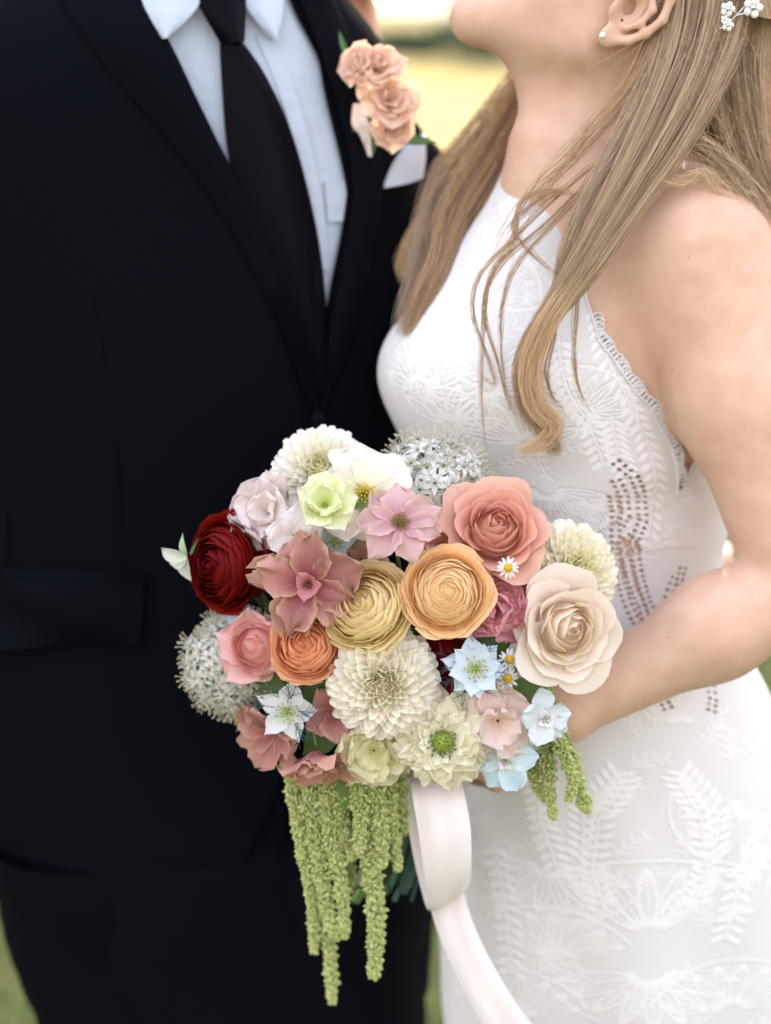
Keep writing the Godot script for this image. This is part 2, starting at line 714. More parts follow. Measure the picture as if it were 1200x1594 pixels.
# layers: [count, length, half width, elevation, bend, cup, ruffle]
func open_bloom(o: Node3D, layers: Array, c0: Color, c1: Color, c2: Color, peak := 1.25, blunt := 0.62, jitter := 0.2) -> void:
	var off := rng.randf() * TAU
	for l in layers:
		off += 0.5
		for i in int(l[0]):
			var ph: float = off + TAU * i / l[0] + rng.randf_range(-jitter, jitter)
			var k := rng.randf_range(0.92, 1.08)
			var a := strap(l[1] * k, l[2] * rng.randf_range(0.92, 1.08), peak, blunt, l[3] + rng.randf_range(-jitter, jitter) * 0.8, l[4] + rng.randf_range(-jitter, jitter), l[5], l[6], vary(c0), vary(c1), c2, 11, 14)
			part(o, "petal", a.mesh(M.petal), Transform3D(Basis(Vector3.UP, -ph), Vector3(cos(ph), 0, sin(ph)) * l[1] * 0.05 + Vector3.UP * rng.randf() * 0.0008))


func stamens(o: Node3D, n: int, L: float, spread: float, thick: float, stalk: Color, tip: Color, tipr: float, called := "stamen_ring") -> void:
	var a := Acc.new()
	for i in n:
		var ph := i * 2.39996
		var th := spread * sqrt((i + 0.5) / n)
		var d := Vector3(sin(th) * cos(ph), cos(th), sin(th) * sin(ph))
		var e := d * L * rng.randf_range(0.75, 1.1)
		a.tube(PackedVector3Array([Vector3.ZERO, e * 0.5 + Vector3(0, L * 0.05, 0), e]), taper(3, thick, thick * 0.8), 3, stalk)
		a.ball(e, Vector3(tipr, tipr * 1.3, tipr) * rng.randf_range(0.8, 1.2), 5, 4, vary(tip, 0.15))
	part(o, called, a.mesh(M.stamen))


func allium(o: Node3D, R: float, n: int) -> void:
	var kinds := []
	for k in 4:
		var a := Acc.new()
		var L := R * 0.25 * rng.randf_range(0.9, 1.1)
		a.tube(PackedVector3Array([Vector3(0, -R * 0.55, 0), Vector3(0, -R * 0.2, 0), Vector3.ZERO]), taper(3, R * 0.010, R * 0.012), 3, Color(0.34, 0.46, 0.22))
		for i in 6:
			var ph := TAU * i / 6.0 + rng.randf_range(-0.15, 0.15)
			strap(L, L * 0.19, 0.9, 0.8, 0.45 + rng.randf_range(-0.3, 0.3), -0.5, 0.5, 0.0, Color(0.78, 0.86, 0.68), Color(0.88, 0.89, 0.82), Color(0.88, 0.89, 0.85), 3, 4, a, Transform3D(Basis(Vector3.UP, ph), Vector3.ZERO))
			var d := Vector3(cos(ph + 0.5) * 0.5, 0.9, sin(ph + 0.5) * 0.5).normalized()
			a.tube(PackedVector3Array([Vector3.ZERO, d * L * 1.15]), taper(2, R * 0.008, R * 0.007), 3, Color(0.8, 0.8, 0.7))
			a.ball(d * L * 1.18, Vector3(1, 1, 1) * R * 0.018, 4, 3, Color(0.82, 0.77, 0.52))
		a.ball(Vector3(0, R * 0.02, 0), Vector3(1, 1.1, 1) * R * 0.034, 6, 4, Color(0.16, 0.30, 0.08))
		kinds.append(a.mesh(M.petal))
	for i in n:
		if rng.randf() < 0.06:
			continue
		var t := (i + 0.5) / n
		var y := 1.0 - 1.75 * t
		var ph := i * 2.39996
		var s := sqrt(maxf(0.0, 1.0 - y * y))
		var d := (Vector3(s * cos(ph), y, s * sin(ph)) + Vector3(rng.randf_range(-0.1, 0.1), rng.randf_range(-0.1, 0.1), rng.randf_range(-0.1, 0.1))).normalized()
		var X := d.cross(Vector3(0.3, 0.7, 0.2)).normalized()
		part(o, "floret", kinds[i % 4], Transform3D(Basis(X, d, X.cross(d)) * Basis(Vector3.UP, rng.randf() * TAU), d * R * rng.randf_range(0.74, 1.02)))
	var c := Acc.new()
	c.ball(Vector3.ZERO, Vector3(1, 1, 1) * R * 0.5, 12, 8, Color(0.46, 0.58, 0.34))
	part(o, "core", c.mesh(M.green))


func threads(o: Node3D, n: int, L: float, col: Color, lift: float) -> void:
	var a := Acc.new()
	for i in n:
		var ph := TAU * i / n + rng.randf_range(-0.3, 0.3)
		var d := Vector3(cos(ph), 0, sin(ph))
		var sd := Vector3(-d.z, 0, d.x)
		var base := -Vector3.UP * L * 0.12
		var end := d * L * rng.randf_range(0.8, 1.15) + Vector3.UP * lift * rng.randf_range(0.2, 1.2) + sd * L * rng.randf_range(-0.2, 0.2)
		var mid := base.lerp(end, 0.5) + Vector3.UP * -L * 0.08
		var r := 0.00042
		a.tube(spline([base, mid, end], 6), taper(6, r, r * 0.5), 3, col)
		for b in 5:
			var t := rng.randf_range(0.3, 0.9)
			var s := base.lerp(mid, t * 2.0) if t < 0.5 else mid.lerp(end, t * 2.0 - 1.0)
			var e := s + (d * rng.randf_range(0.15, 0.32) + sd * (0.26 if b % 2 else -0.26) * rng.randf_range(0.5, 1.1) + Vector3.UP * rng.randf_range(-0.05, 0.2)) * L
			a.tube(PackedVector3Array([s, s.lerp(e, 0.5) + d * L * 0.02, e]), taper(3, r * 0.8, r * 0.4), 3, col)
	part(o, "bract_threads", a.mesh(M.green))


func nigella(o: Node3D, R: float, n: int, layers: int, c0: Color, c1: Color, thread: Color) -> void:
	for l in layers:
		open_bloom(o, [[n, R * (1.0 - 0.12 * l), R * 0.34, 0.05 + 0.28 * l, 0.12, 0.25, R * 0.05]], c0, c1, c1 * Color(0.9, 0.95, 1.0), 0.88, 0.8, 0.12)
	var a := Acc.new()
	a.ball(Vector3(0, R * 0.14, 0), Vector3(0.13, 0.2, 0.13) * R, 8, 6, Color(0.24, 0.38, 0.08))
	for i in 6:
		var ph := TAU * i / 6.0
		var d := Vector3(cos(ph), 0, sin(ph))
		a.tube(spline([d * R * 0.06 + Vector3(0, R * 0.25, 0), d * R * 0.14 + Vector3(0, R * 0.5, 0), d * R * 0.36 + Vector3(0, R * 0.56, 0)], 5), taper(5, R * 0.03, R * 0.015), 4, Color(0.42, 0.52, 0.14))
	part(o, "centre", a.mesh(M.stamen))
	stamens(o, 22, R * 0.42, 1.15, R * 0.010, Color(0.55, 0.62, 0.35), Color(0.30, 0.32, 0.12), R * 0.035)
	threads(o, 13, R * 1.15, thread, R * 0.5)


func daisy(o: Node3D, R: float) -> void:
	var pm := strap(1.0, 0.17, 1.0, 0.45, 0.0, -0.25, 0.1, 0.01, Color(0.82, 0.8, 0.74), Color(0.84, 0.83, 0.79), Color(0.84, 0.83, 0.8), 5, 5).mesh(M.petal)
	for i in 13:
		var ph := TAU * i / 13.0 + rng.randf_range(-0.1, 0.1)
		part(o, "petal", pm, Transform3D(Basis(Vector3.UP, -ph) * Basis(Vector3(0, 0, 1), rng.randf_range(-0.3, 0.1)).scaled(Vector3.ONE * R * 0.72), Vector3(cos(ph), 0, sin(ph)) * R * 0.3))
	var a := Acc.new()
	a.ball(Vector3.ZERO, Vector3(0.38, 0.3, 0.38) * R, 10, 6, Color(0.62, 0.38, 0.02))
	for i in 50:
		var t := (i + 0.5) / 50.0
		var th := 1.45 * sqrt(t)
		var ph := i * 2.39996
		a.ball(Vector3(sin(th) * cos(ph) * 0.38, cos(th) * 0.3, sin(th) * sin(ph) * 0.38) * R, Vector3.ONE * R * 0.05, 4, 3, vary(Color(0.75, 0.46, 0.02), 0.15))
	part(o, "centre", a.mesh(M.stamen))


func zinnia(o: Node3D, R: float) -> void:
	var cream := Color(0.87, 0.84, 0.62)
	for l in 6:
		var n: int = [11, 12, 14, 15, 16, 16][l]
		open_bloom(o, [[n, R * lerpf(0.42, 0.86, l / 5.0), R * 0.165, lerpf(0.75, -0.12, l / 5.0), -0.45, 0.35, R * 0.05]], Color(0.74, 0.74, 0.42), cream, Color(0.86, 0.83, 0.64), 1.5, 0.32, 0.16)
	var a := Acc.new()
	a.ball(Vector3(0, R * 0.10, 0), Vector3(0.17, 0.13, 0.17) * R, 12, 8, Color(0.30, 0.42, 0.05))
	part(o, "centre", a.mesh(M.stamen))
	stamens(o, 70, R * 0.31, 1.2, R * 0.014, Color(0.35, 0.40, 0.08), Color(0.16, 0.17, 0.05), R * 0.022, "disc_florets")
	for i in 7:
		var ph := 3.6 + i * 0.42
		var s := strap(R * 0.22, R * 0.03, 1.0, 0.6, 1.0, -0.9, 0.2, 0.0, cream, cream, cream, 3, 5)
		part(o, "floret", s.mesh(M.petal), Transform3D(Basis(Vector3.UP, -ph), Vector3(cos(ph), 0.6, sin(ph)) * R * 0.17))


func delphinium(o: Node3D, R: float, c0: Color, c1: Color) -> void:
	open_bloom(o, [[5, R, R * 0.42, 0.25, -0.35, 0.25, R * 0.14]], c0, c1, Color(0.66, 0.78, 0.82), 1.35, 0.42, 0.3)
	open_bloom(o, [[4, R * 0.42, R * 0.15, 0.9, -0.6, 0.3, R * 0.04]], Color(0.8, 0.82, 0.72), Color(0.82, 0.84, 0.8), Color(0.84, 0.85, 0.83), 1.2, 0.5, 0.2)
	stamens(o, 9, R * 0.3, 0.7, R * 0.012, Color(0.6, 0.65, 0.5), Color(0.22, 0.24, 0.12), R * 0.03)


func leaf(o: Node3D, L: float, W: float, xf: Transform3D, col: Color, called := "leaf") -> void:
	part(o, called, strap(L, W, 0.8, 0.85, 0.1, -0.5, 0.25, L * 0.02, col * 0.8, col, col * 1.1, 7, 10).mesh(M.green), xf)


# a hanging amaranth tassel: pts are [x, y, z] in the photograph's pixels and metres
func tassel(label: String, pts: Array, r0: float, r1: float, tint := 1.0) -> void:
	var w := []
	for p in pts:
		w.append(px(p[0], p[1], p[2]))
	var o := thing("amaranth_tassel", label, "flower", w[0], "green amaranth tassels hanging from the bouquet")
	r0 *= 0.92
	r1 *= 0.72
	var n := 26
	var path := spline(w, n)
	for k in n:
		path[k] = path[k] - (w[0] as Vector3)
	var rad := PackedFloat32Array()
	for k in n:
		var t := float(k) / (n - 1)
		rad.append(lerpf(r0, r1, t) * (1.0 + 0.14 * sin(t * 37.0 + r0 * 9000.0) + 0.08 * sin(t * 71.0)) * (1.0 if t < 0.94 else lerpf(1.0, 0.5, (t - 0.94) / 0.06)))
	var a := Acc.new()
	var thin := PackedFloat32Array()
	for r in rad:
		thin.append(r * 0.72)
	a.tube(path, thin, 7, Color(0.20, 0.29, 0.07) * tint)
	part(o, "stalk", a.mesh(M.green))
	var len_ := 0.0
	for k in n - 1:
		len_ += path[k].distance_to(path[k + 1])
	var count := int(len_ * TAU * (r0 + r1) * 0.5 / 2.3e-6)
	var mm := MultiMesh.new()
	mm.transform_format = MultiMesh.TRANSFORM_3D
	mm.use_colors = true
	mm.mesh = M.bead_mesh
	mm.instance_count = count
	for i in count:
		var t := rng.randf()
		var q := t * (n - 1)
		var k := mini(int(q), n - 2)
		var at := path[k].lerp(path[k + 1], q - k)
		var tg := (path[k + 1] - path[k]).normalized()
		var sd := tg.cross(Vector3(0.3, 0.1, 0.9)).normalized()
		var ph := rng.randf() * TAU
		var d := sd * cos(ph) + tg.cross(sd) * sin(ph)
		var r := lerpf(rad[k], rad[k + 1], q - k)
		var lump := 1.0 + 0.20 * sin(ph * 3.0 + t * len_ * 700.0) + 0.13 * sin(ph * 5.0 - t * len_ * 1500.0) + 0.08 * sin(ph + t * len_ * 260.0)
		var s := rng.randf_range(0.5, 1.35) * 0.00112
		var bs := Basis.looking_at(-(d + tg * 0.5).normalized(), tg) if absf(d.dot(tg)) < 0.99 else Basis()
		mm.set_instance_transform(i, Transform3D(bs.scaled_local(Vector3(s, s, s * 1.6)), at + d * r * lump * rng.randf_range(0.80, 1.16)))
		var cc := Color(0.35, 0.42, 0.12).lerp(Color(0.64, 0.62, 0.27), clampf(pow(rng.randf(), 1.4) * 0.75 + 0.25 * sin(ph * 3.0 + t * len_ * 700.0), 0.0, 1.0))
		mm.set_instance_color(i, Color(cc.r * tint, cc.g * tint, cc.b * tint))
	var mi := MultiMeshInstance3D.new()
	mi.name = "seed_clusters"
	mi.multimesh = mm
	mi.set_meta("kind", "stuff")
	o.add_child(mi, true)


func bouquet() -> void:
	var ba := Acc.new()
	ba.ball(Vector3.ZERO, Vector3.ONE, 5, 4)
	M["bead_mesh"] = ba.mesh(M.bead)
	var cream := Color(0.89, 0.86, 0.72)
	var lime := Color(0.72, 0.72, 0.36)
	var o: Node3D
	var u := per_px(-0.02) * 1.05

	o = bloom("dahlia", "cream dahlia with a greenish heart at the very top of the bouquet", "flower", 500, 738, -0.085, Vector2(-0.05, 0.75))
	dahlia(o, 80 * u, 240, Color(0.80, 0.80, 0.46), Color(0.89, 0.87, 0.78), 0.17, 1.75)
	o = bloom("dahlia", "round ivory ball dahlia in the middle front of the bouquet", "flower", 596, 1062, 0.015, Vector2(0.03, 0.22))
	dahlia(o, 90 * u, 290, Color(0.88, 0.83, 0.58), cream, 0.175, 2.0)
	o = bloom("dahlia", "pale yellow dahlia half hidden behind the beige rose", "flower", 884, 892, -0.055, Vector2(0.35, 0.45))
	dahlia(o, 86 * u, 270, Color(0.82, 0.80, 0.44), Color(0.89, 0.87, 0.70), 0.175, 1.95)

	o = bloom("rose", "dusty salmon pink rose with a spiral heart, upper right of the bouquet", "rose", 772, 826, -0.03, Vector2(0.06, 0.78))
	rose(o, 75 * u, 26, Color(0.70, 0.38, 0.28), Color(0.70, 0.37, 0.275), Color(0.78, 0.50, 0.41))
	o = bloom("rose", "big open beige rose at the right edge of the bouquet near the wrist", "rose", 880, 978, 0.0, Vector2(0.30, 0.25))
	rose(o, 80 * u, 25, Color(0.84, 0.68, 0.50), Color(0.86, 0.74, 0.60), Color(0.87, 0.79, 0.68))
	for q in [[-2.9, 0.95, 0.1], [2.35, 0.95, 0.5], [0.75, 1.05, -0.25], [1.5, 0.98, -0.1]]:
		part(o, "petal", strap(84 * u * q[1], 42 * u, 1.2, 0.5, q[2], -0.5, 0.25, 0.004, Color(0.80, 0.67, 0.54), Color(0.86, 0.75, 0.63), Color(0.87, 0.79, 0.69), 9, 10).mesh(M.petal), Transform3D(Basis(Vector3.UP, -q[0]), Vector3(0, -0.012, 0)))

	o = bloom("ranunculus", "round peach ranunculus facing out from the centre of the bouquet", "ranunculus", 695, 922, 0.012, Vector2(0.05, 0.45))
	ranunculus(o, 66 * u, 100, Color(0.89, 0.63, 0.33), Color(0.89, 0.54, 0.27), Color(0.89, 0.66, 0.43), 0.5)
	green_eye(o, 9 * u, 69 * u * 0.30, Color(0.22, 0.28, 0.07))
	o = bloom("ranunculus", "pale apricot ranunculus between the mauve hellebore and the peach ranunculus", "ranunculus", 574, 948, 0.0, Vector2(-0.35, 0.75))
	ranunculus(o, 70 * u, 80, Color(0.89, 0.67, 0.34), Color(0.89, 0.71, 0.38), Color(0.89, 0.78, 0.52), 0.9)
	o = bloom("ranunculus", "bright orange ranunculus tucked under the mauve hellebore", "ranunculus", 480, 1008, 0.0, Vector2(-0.1, 0.62))
	ranunculus(o, 56 * u, 70, Color(0.82, 0.36, 0.19), Color(0.84, 0.43, 0.25), Color(0.86, 0.55, 0.36), 0.9)
	o = bloom("ranunculus", "dark burgundy ranunculus at the left edge of the bouquet", "ranunculus", 362, 876, -0.065, Vector2(-0.95, 0.25))
	ranunculus(o, 76 * u, 84, Color(0.05, 0.004, 0.010), Color(0.165, 0.012, 0.011), Color(0.24, 0.024, 0.018), 0.95)
	green_eye(o, 12 * u, 74 * u * 0.50, Color(0.03, 0.012, 0.02))
	o = bloom("ranunculus", "deep red bloom in the shade behind the ivory ball dahlia", "ranunculus", 690, 1022, -0.03, Vector2(0.1, 0.1))
	ranunculus(o, 52 * u, 34, Color(0.10, 0.008, 0.012), Color(0.20, 0.015, 0.014), Color(0.26, 0.03, 0.02), 0.6)
	for q in [[1.9, 0.9], [1.4, 1.0], [2.4, 0.8]]:
		part(o, "petal", strap(90 * u * q[1], 26 * u, 1.2, 0.6, 0.0, -0.4, 0.35, 0.003, Color(0.10, 0.008, 0.01), Color(0.27, 0.02, 0.014), Color(0.3, 0.03, 0.02), 7, 9).mesh(M.petal), Transform3D(Basis(Vector3.UP, -q[0]), Vector3(0, 0.004, 0)))
	o = bloom("ranunculus", "soft pink bloom beside the left allium ball", "ranunculus", 404, 1006, -0.03, Vector2(-0.35, 0.35))
	ranunculus(o, 50 * u, 20, Color(0.72, 0.33, 0.28), Color(0.80, 0.44, 0.40), Color(0.82, 0.52, 0.48), 1.1)
	for q in [[-0.9, 0.95, 0.9], [0.6, 0.85, 0.9], [3.4, 1.0, 0.75], [2.2, 1.05, 0.55], [-1.7, 1.0, 0.9]]:
		part(o, "petal", strap(74 * u * q[1], 34 * u, 1.15, 0.5, q[2], -0.45, 0.3, 0.005, Color(0.78, 0.38, 0.32), Color(0.82, 0.47, 0.44), Color(0.83, 0.55, 0.52), 9, 10).mesh(M.petal), Transform3D(Basis(Vector3.UP, -q[0]), Vector3(0, -0.008, 0)))

	o = bloom("hellebore", "large mauve hellebore with tan petal edges on the left half of the bouquet", "hellebore", 480, 908, 0.005, Vector2(-0.08, 0.12), 0.3)
	open_bloom(o, [[5, 82 * u, 34 * u, 0.10, -0.45, 0.22, 0.015], [4, 76 * u, 28 * u, 0.26, -0.4, 0.25, 0.015]], Color(0.30, 0.07, 0.09), Color(0.48, 0.25, 0.23), Color(0.60, 0.42, 0.28), 1.25, 0.5)
	open_bloom(o, [[3, 30 * u, 13 * u, 1.1, -0.6, 0.4, 0.002]], Color(0.40, 0.12, 0.14), Color(0.60, 0.28, 0.30), Color(0.64, 0.36, 0.34), 1.1, 0.6)
	stamens(o, 16, 13 * u, 0.9, 0.0003, Color(0.35, 0.12, 0.10), Color(0.24, 0.10, 0.05), 0.0008)
	o = bloom("anemone", "lilac pink anemone with a dark golden heart below the white anemone", "anemone", 622, 814, 0.006, Vector2(0.10, 0.72), 0.2)
	open_bloom(o, [[7, 63 * u, 23 * u, 0.12, -0.45, 0.25, 0.009]], Color(0.46, 0.23, 0.25), Color(0.60, 0.41, 0.40), Color(0.66, 0.51, 0.44), 1.15, 0.6, 0.25)
	stamens(o, 60, 15 * u, 1.35, 0.0003, Color(0.30, 0.20, 0.08), Color(0.33, 0.22, 0.05), 0.0007)
	green_eye(o, 8 * u, 7 * u, Color(0.16, 0.16, 0.05))
	o = bloom("anemone", "white anemone with a yellow heart at the top of the bouquet", "anemone", 566, 770, -0.028, Vector2(0.15, 0.35), 0.6)
	open_bloom(o, [[3, 80 * u, 46 * u, 0.05, -0.35, 0.2, 0.008], [3, 72 * u, 42 * u, 0.14, -0.35, 0.2, 0.008]], Color(0.80, 0.78, 0.52), Color(0.85, 0.83, 0.74), Color(0.86, 0.84, 0.78), 1.3, 0.5, 0.2)
	stamens(o, 60, 20 * u, 1.25, 0.0003, Color(0.65, 0.50, 0.05), Color(0.78, 0.52, 0.02), 0.0009)
	green_eye(o, 7 * u, 12 * u, Color(0.26, 0.24, 0.02))
	o = bloom("lisianthus", "small greenish white cup bloom between the top dahlia and the white anemone", "lisianthus", 506, 788, -0.004, Vector2(-0.02, 0.7))
	open_bloom(o, [[5, 46 * u, 27 * u, 0.45, -0.2, 0.5, 0.003], [4, 36 * u, 22 * u, 1.0, -0.35, 0.6, 0.003]], Color(0.52, 0.66, 0.18), Color(0.80, 0.84, 0.52), Color(0.84, 0.85, 0.66), 1.25, 0.5)
	green_eye(o, 6 * u, 6 * u, Color(0.38, 0.48, 0.10))
	o = bloom("lisianthus", "ruffled blush white bloom at the upper left of the bouquet", "lisianthus", 420, 798, -0.066, Vector2(-0.36, 0.6))
	open_bloom(o, [[5, 64 * u, 36 * u, 0.35, -0.35, 0.3, 0.008], [4, 54 * u, 32 * u, 0.85, -0.45, 0.4, 0.009], [3, 40 * u, 24 * u, 1.25, -0.5, 0.5, 0.006]], Color(0.78, 0.68, 0.60), Color(0.82, 0.73, 0.68), Color(0.84, 0.77, 0.73), 1.25, 0.45)
	o = bloom("sweet_pea", "white sweet pea petals above the mauve hellebore", "sweet pea", 458, 834, -0.02, Vector2(-0.1, 0.3))
	open_bloom(o, [[5, 46 * u, 24 * u, 0.35, -0.4, 0.3, 0.006]], Color(0.8, 0.74, 0.68), Color(0.84, 0.79, 0.76), Color(0.85, 0.81, 0.78), 1.25, 0.45, 0.4)
	o = bloom("lisianthus", "ruffled rose pink bloom between the peach ranunculus and the beige rose", "lisianthus", 768, 950, -0.015, Vector2(0.1, 0.3))
	open_bloom(o, [[7, 56 * u, 26 * u, 0.35, -0.3, 0.3, 0.012], [7, 46 * u, 24 * u, 0.8, -0.4, 0.4, 0.012], [6, 34 * u, 18 * u, 1.15, -0.4, 0.4, 0.010]], Color(0.60, 0.20, 0.22), Color(0.74, 0.34, 0.36), Color(0.78, 0.44, 0.46), 1.3, 0.45, 0.35)
	o = bloom("lisianthus", "second ruffled rose pink bloom, under the salmon rose", "lisianthus", 800, 915, -0.04, Vector2(0.15, 0.35))
	open_bloom(o, [[6, 40 * u, 22 * u, 0.4, -0.3, 0.3, 0.010], [6, 32 * u, 18 * u, 0.9, -0.4, 0.4, 0.010]], Color(0.60, 0.22, 0.24), Color(0.74, 0.35, 0.38), Color(0.78, 0.45, 0.48), 1.3, 0.45, 0.35)
	o = bloom("lisianthus", "pale yellow ruffled bloom left of the cream zinnia", "lisianthus", 582, 1168, -0.005, Vector2(-0.1, -0.1))
	open_bloom(o, [[6, 60 * u, 36 * u, 0.2, -0.3, 0.3, 0.007], [5, 48 * u, 30 * u, 0.6, -0.4, 0.4, 0.008], [5, 34 * u, 22 * u, 1.0, -0.4, 0.4, 0.006]], Color(0.72, 0.74, 0.34), Color(0.82, 0.80, 0.50), Color(0.84, 0.82, 0.58), 1.3, 0.45, 0.3)
	o = bloom("zinnia", "cream zinnia with a green button heart above the ribbon", "zinnia", 688, 1152, 0.018, Vector2(0.05, 0.12))
	zinnia(o, 93 * u)
	o = bloom("sweet_pea", "pale pink sweet pea between the zinnia and the blue delphinium", "sweet pea", 775, 1122, 0.005, Vector2(0.1, 0.1))
	open_bloom(o, [[4, 58 * u, 36 * u, 0.4, -0.45, 0.3, 0.007], [3, 42 * u, 26 * u, 0.9, -0.5, 0.4, 0.006]], Color(0.80, 0.60, 0.48), Color(0.82, 0.64, 0.58), Color(0.84, 0.72, 0.67), 1.25, 0.42, 0.35)

	o = bloom("allium", "white allium ball with green specks at the upper right of the bouquet", "allium", 674, 764, -0.105, Vector2(0.12, 0.55))
	allium(o, 82 * per_px(-0.1), 240)
	o = bloom("allium", "white allium ball hanging at the left side of the bouquet", "allium", 366, 1032, -0.085, Vector2(-0.6, 0.0))
	allium(o, 76 * per_px(-0.09), 240)

	o = bloom("nigella", "pale blue nigella with pointed petals beside the deep red bloom", "nigella", 740, 1040, 0.025, Vector2(0.0, 0.3))
	nigella(o, 47 * u, 6, 2, Color(0.80, 0.83, 0.80), Color(0.64, 0.75, 0.82), Color(0.02, 0.09, 0.12))
	o = bloom("nigella", "white nigella with five petals and dark threads at the lower left", "nigella", 447, 1106, 0.0, Vector2(0.0, 0.2), 0.35)
	nigella(o, 48 * u, 5, 1, Color(0.80, 0.83, 0.74), Color(0.76, 0.80, 0.80), Color(0.02, 0.085, 0.08))
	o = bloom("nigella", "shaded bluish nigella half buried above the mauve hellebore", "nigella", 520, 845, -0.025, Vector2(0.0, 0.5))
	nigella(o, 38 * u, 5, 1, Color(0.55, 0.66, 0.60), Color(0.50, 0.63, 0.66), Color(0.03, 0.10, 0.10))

	o = bloom("hellebore", "mauve hellebore seen from the side at the lower left, below the allium", "hellebore", 428, 1140, -0.035, Vector2(-0.8, -0.25))
	open_bloom(o, [[6, 64 * u, 30 * u, 0.6, -0.4, 0.3, 0.006]], Color(0.32, 0.10, 0.11), Color(0.48, 0.23, 0.21), Color(0.58, 0.39, 0.28), 1.25, 0.5, 0.3)
	o = bloom("hellebore", "mauve hellebore drooping over the tops of the green tassels", "hellebore", 492, 1170, -0.005, Vector2(0.05, -1.3))
	open_bloom(o, [[6, 66 * u, 30 * u, 0.75, -0.45, 0.3, 0.007], [4, 54 * u, 26 * u, 1.0, -0.45, 0.3, 0.006]], Color(0.36, 0.12, 0.12), Color(0.48, 0.23, 0.20), Color(0.58, 0.39, 0.28), 1.25, 0.5, 0.3)
	o = bloom("hellebore", "narrow folded mauve hellebore against the left of the ball dahlia", "hellebore", 522, 1110, -0.015, Vector2(-0.2, 0.1))
	open_bloom(o, [[5, 50 * u, 20 * u, 0.7, -0.3, 0.4, 0.005]], Color(0.34, 0.12, 0.12), Color(0.50, 0.25, 0.23), Color(0.60, 0.40, 0.30), 1.25, 0.5, 0.3)
	o = bloom("hellebore", "small dusty mauve hellebore buried beside the apricot ranunculus", "hellebore", 560, 870, -0.03, Vector2(0.1, 0.4))
	open_bloom(o, [[5, 50 * u, 24 * u, 0.3, -0.3, 0.3, 0.005]], Color(0.34, 0.18, 0.14), Color(0.46, 0.30, 0.24), Color(0.5, 0.36, 0.28), 1.25, 0.5, 0.3)

	var dl := [["chamomile under the salmon rose, facing the camera", 791, 884, 0.012, Vector2(0.1, 0.35), 17], ["chamomile peeping out right of the salmon rose", 846, 832, -0.05, Vector2(0.9, 0.3), 17], ["chamomile right of the blue nigella, upper of the two there", 793, 1027, 0.014, Vector2(0.3, 0.3), 17], ["chamomile right of the blue nigella, lower of the two there", 790, 1056, 0.016, Vector2(0.1, 0.2), 18], ["small half open chamomile above the pale pink sweet pea", 768, 1066, 0.012, Vector2(-0.3, 0.0), 13]]
	for d in dl:
		o = bloom("chamomile", "tiny white and yellow " + d[0], "chamomile", d[1], d[2], d[3], d[4], rng.randf() * 6.0)
		daisy(o, d[5] * u)
	o = bloom("delphinium", "light blue delphinium floret under the pale pink sweet pea", "delphinium", 786, 1182, 0.006, Vector2(-0.1, 0.1), 0.2)
	delphinium(o, 46 * u, Color(0.66, 0.76, 0.74), Color(0.52, 0.70, 0.76))
	o = bloom("delphinium", "bluish white delphinium floret at the lower right edge of the bouquet", "delphinium", 846, 1118, 0.012, Vector2(0.35, 0.1), 0.9)
	delphinium(o, 44 * u, Color(0.76, 0.80, 0.78), Color(0.70, 0.80, 0.84))
	o = bloom("delphinium", "folded light blue delphinium floret between the two open ones", "delphinium", 818, 1148, -0.015, Vector2(0.5, -0.2), 0.5)
	delphinium(o, 34 * u, Color(0.62, 0.74, 0.74), Color(0.50, 0.68, 0.76))
	o = bloom("snowdrop_bud", "drooping white bud with green tips left of the burgundy ranunculus", "flower", 290, 866, -0.06, Vector2(-0.9, -0.2))
	for q in [[2.6, 0.2], [1.6, 0.1], [3.4, 0.5]]:
		part(o, "petal", strap(44 * u, 12 * u, 0.9, 0.7, q[1], -0.3, 0.6, 0.002, Color(0.66, 0.72, 0.58), Color(0.78, 0.80, 0.74), Color(0.62, 0.68, 0.52), 7, 9).mesh(M.petal), Transform3D(Basis(Vector3.UP, -q[0]), Vector3.ZERO))
	leaf(o, 36 * u, 8 * u, Transform3D(Basis(Vector3.UP, -4.4), Vector3.ZERO), Color(0.30, 0.38, 0.22))
	o = bloom("delphinium", "pale blue delphinium petals under the burgundy ranunculus", "delphinium", 372, 948, -0.055, Vector2(-0.5, 0.2), 0.5)
	delphinium(o, 30 * u, Color(0.60, 0.70, 0.74), Color(0.56, 0.68, 0.78))

	o = bloom("hellebore", "dusty mauve hellebore deep between the orange and the apricot ranunculus", "hellebore", 530, 1000, -0.035, Vector2(0.0, 0.3))
	open_bloom(o, [[6, 52 * u, 25 * u, 0.4, -0.3, 0.3, 0.006]], Color(0.34, 0.12, 0.12), Color(0.46, 0.22, 0.21), Color(0.56, 0.36, 0.27), 1.25, 0.5, 0.3)
	o = bloom("lisianthus", "small rose pink bloom deep between the salmon rose and the lilac anemone", "lisianthus", 690, 850, -0.045, Vector2(0.0, 0.4))
	open_bloom(o, [[6, 50 * u, 26 * u, 0.4, -0.3, 0.3, 0.008], [5, 36 * u, 20 * u, 0.9, -0.3, 0.3, 0.008]], Color(0.60, 0.28, 0.22), Color(0.70, 0.36, 0.28), Color(0.74, 0.46, 0.38), 1.3, 0.45, 0.3)
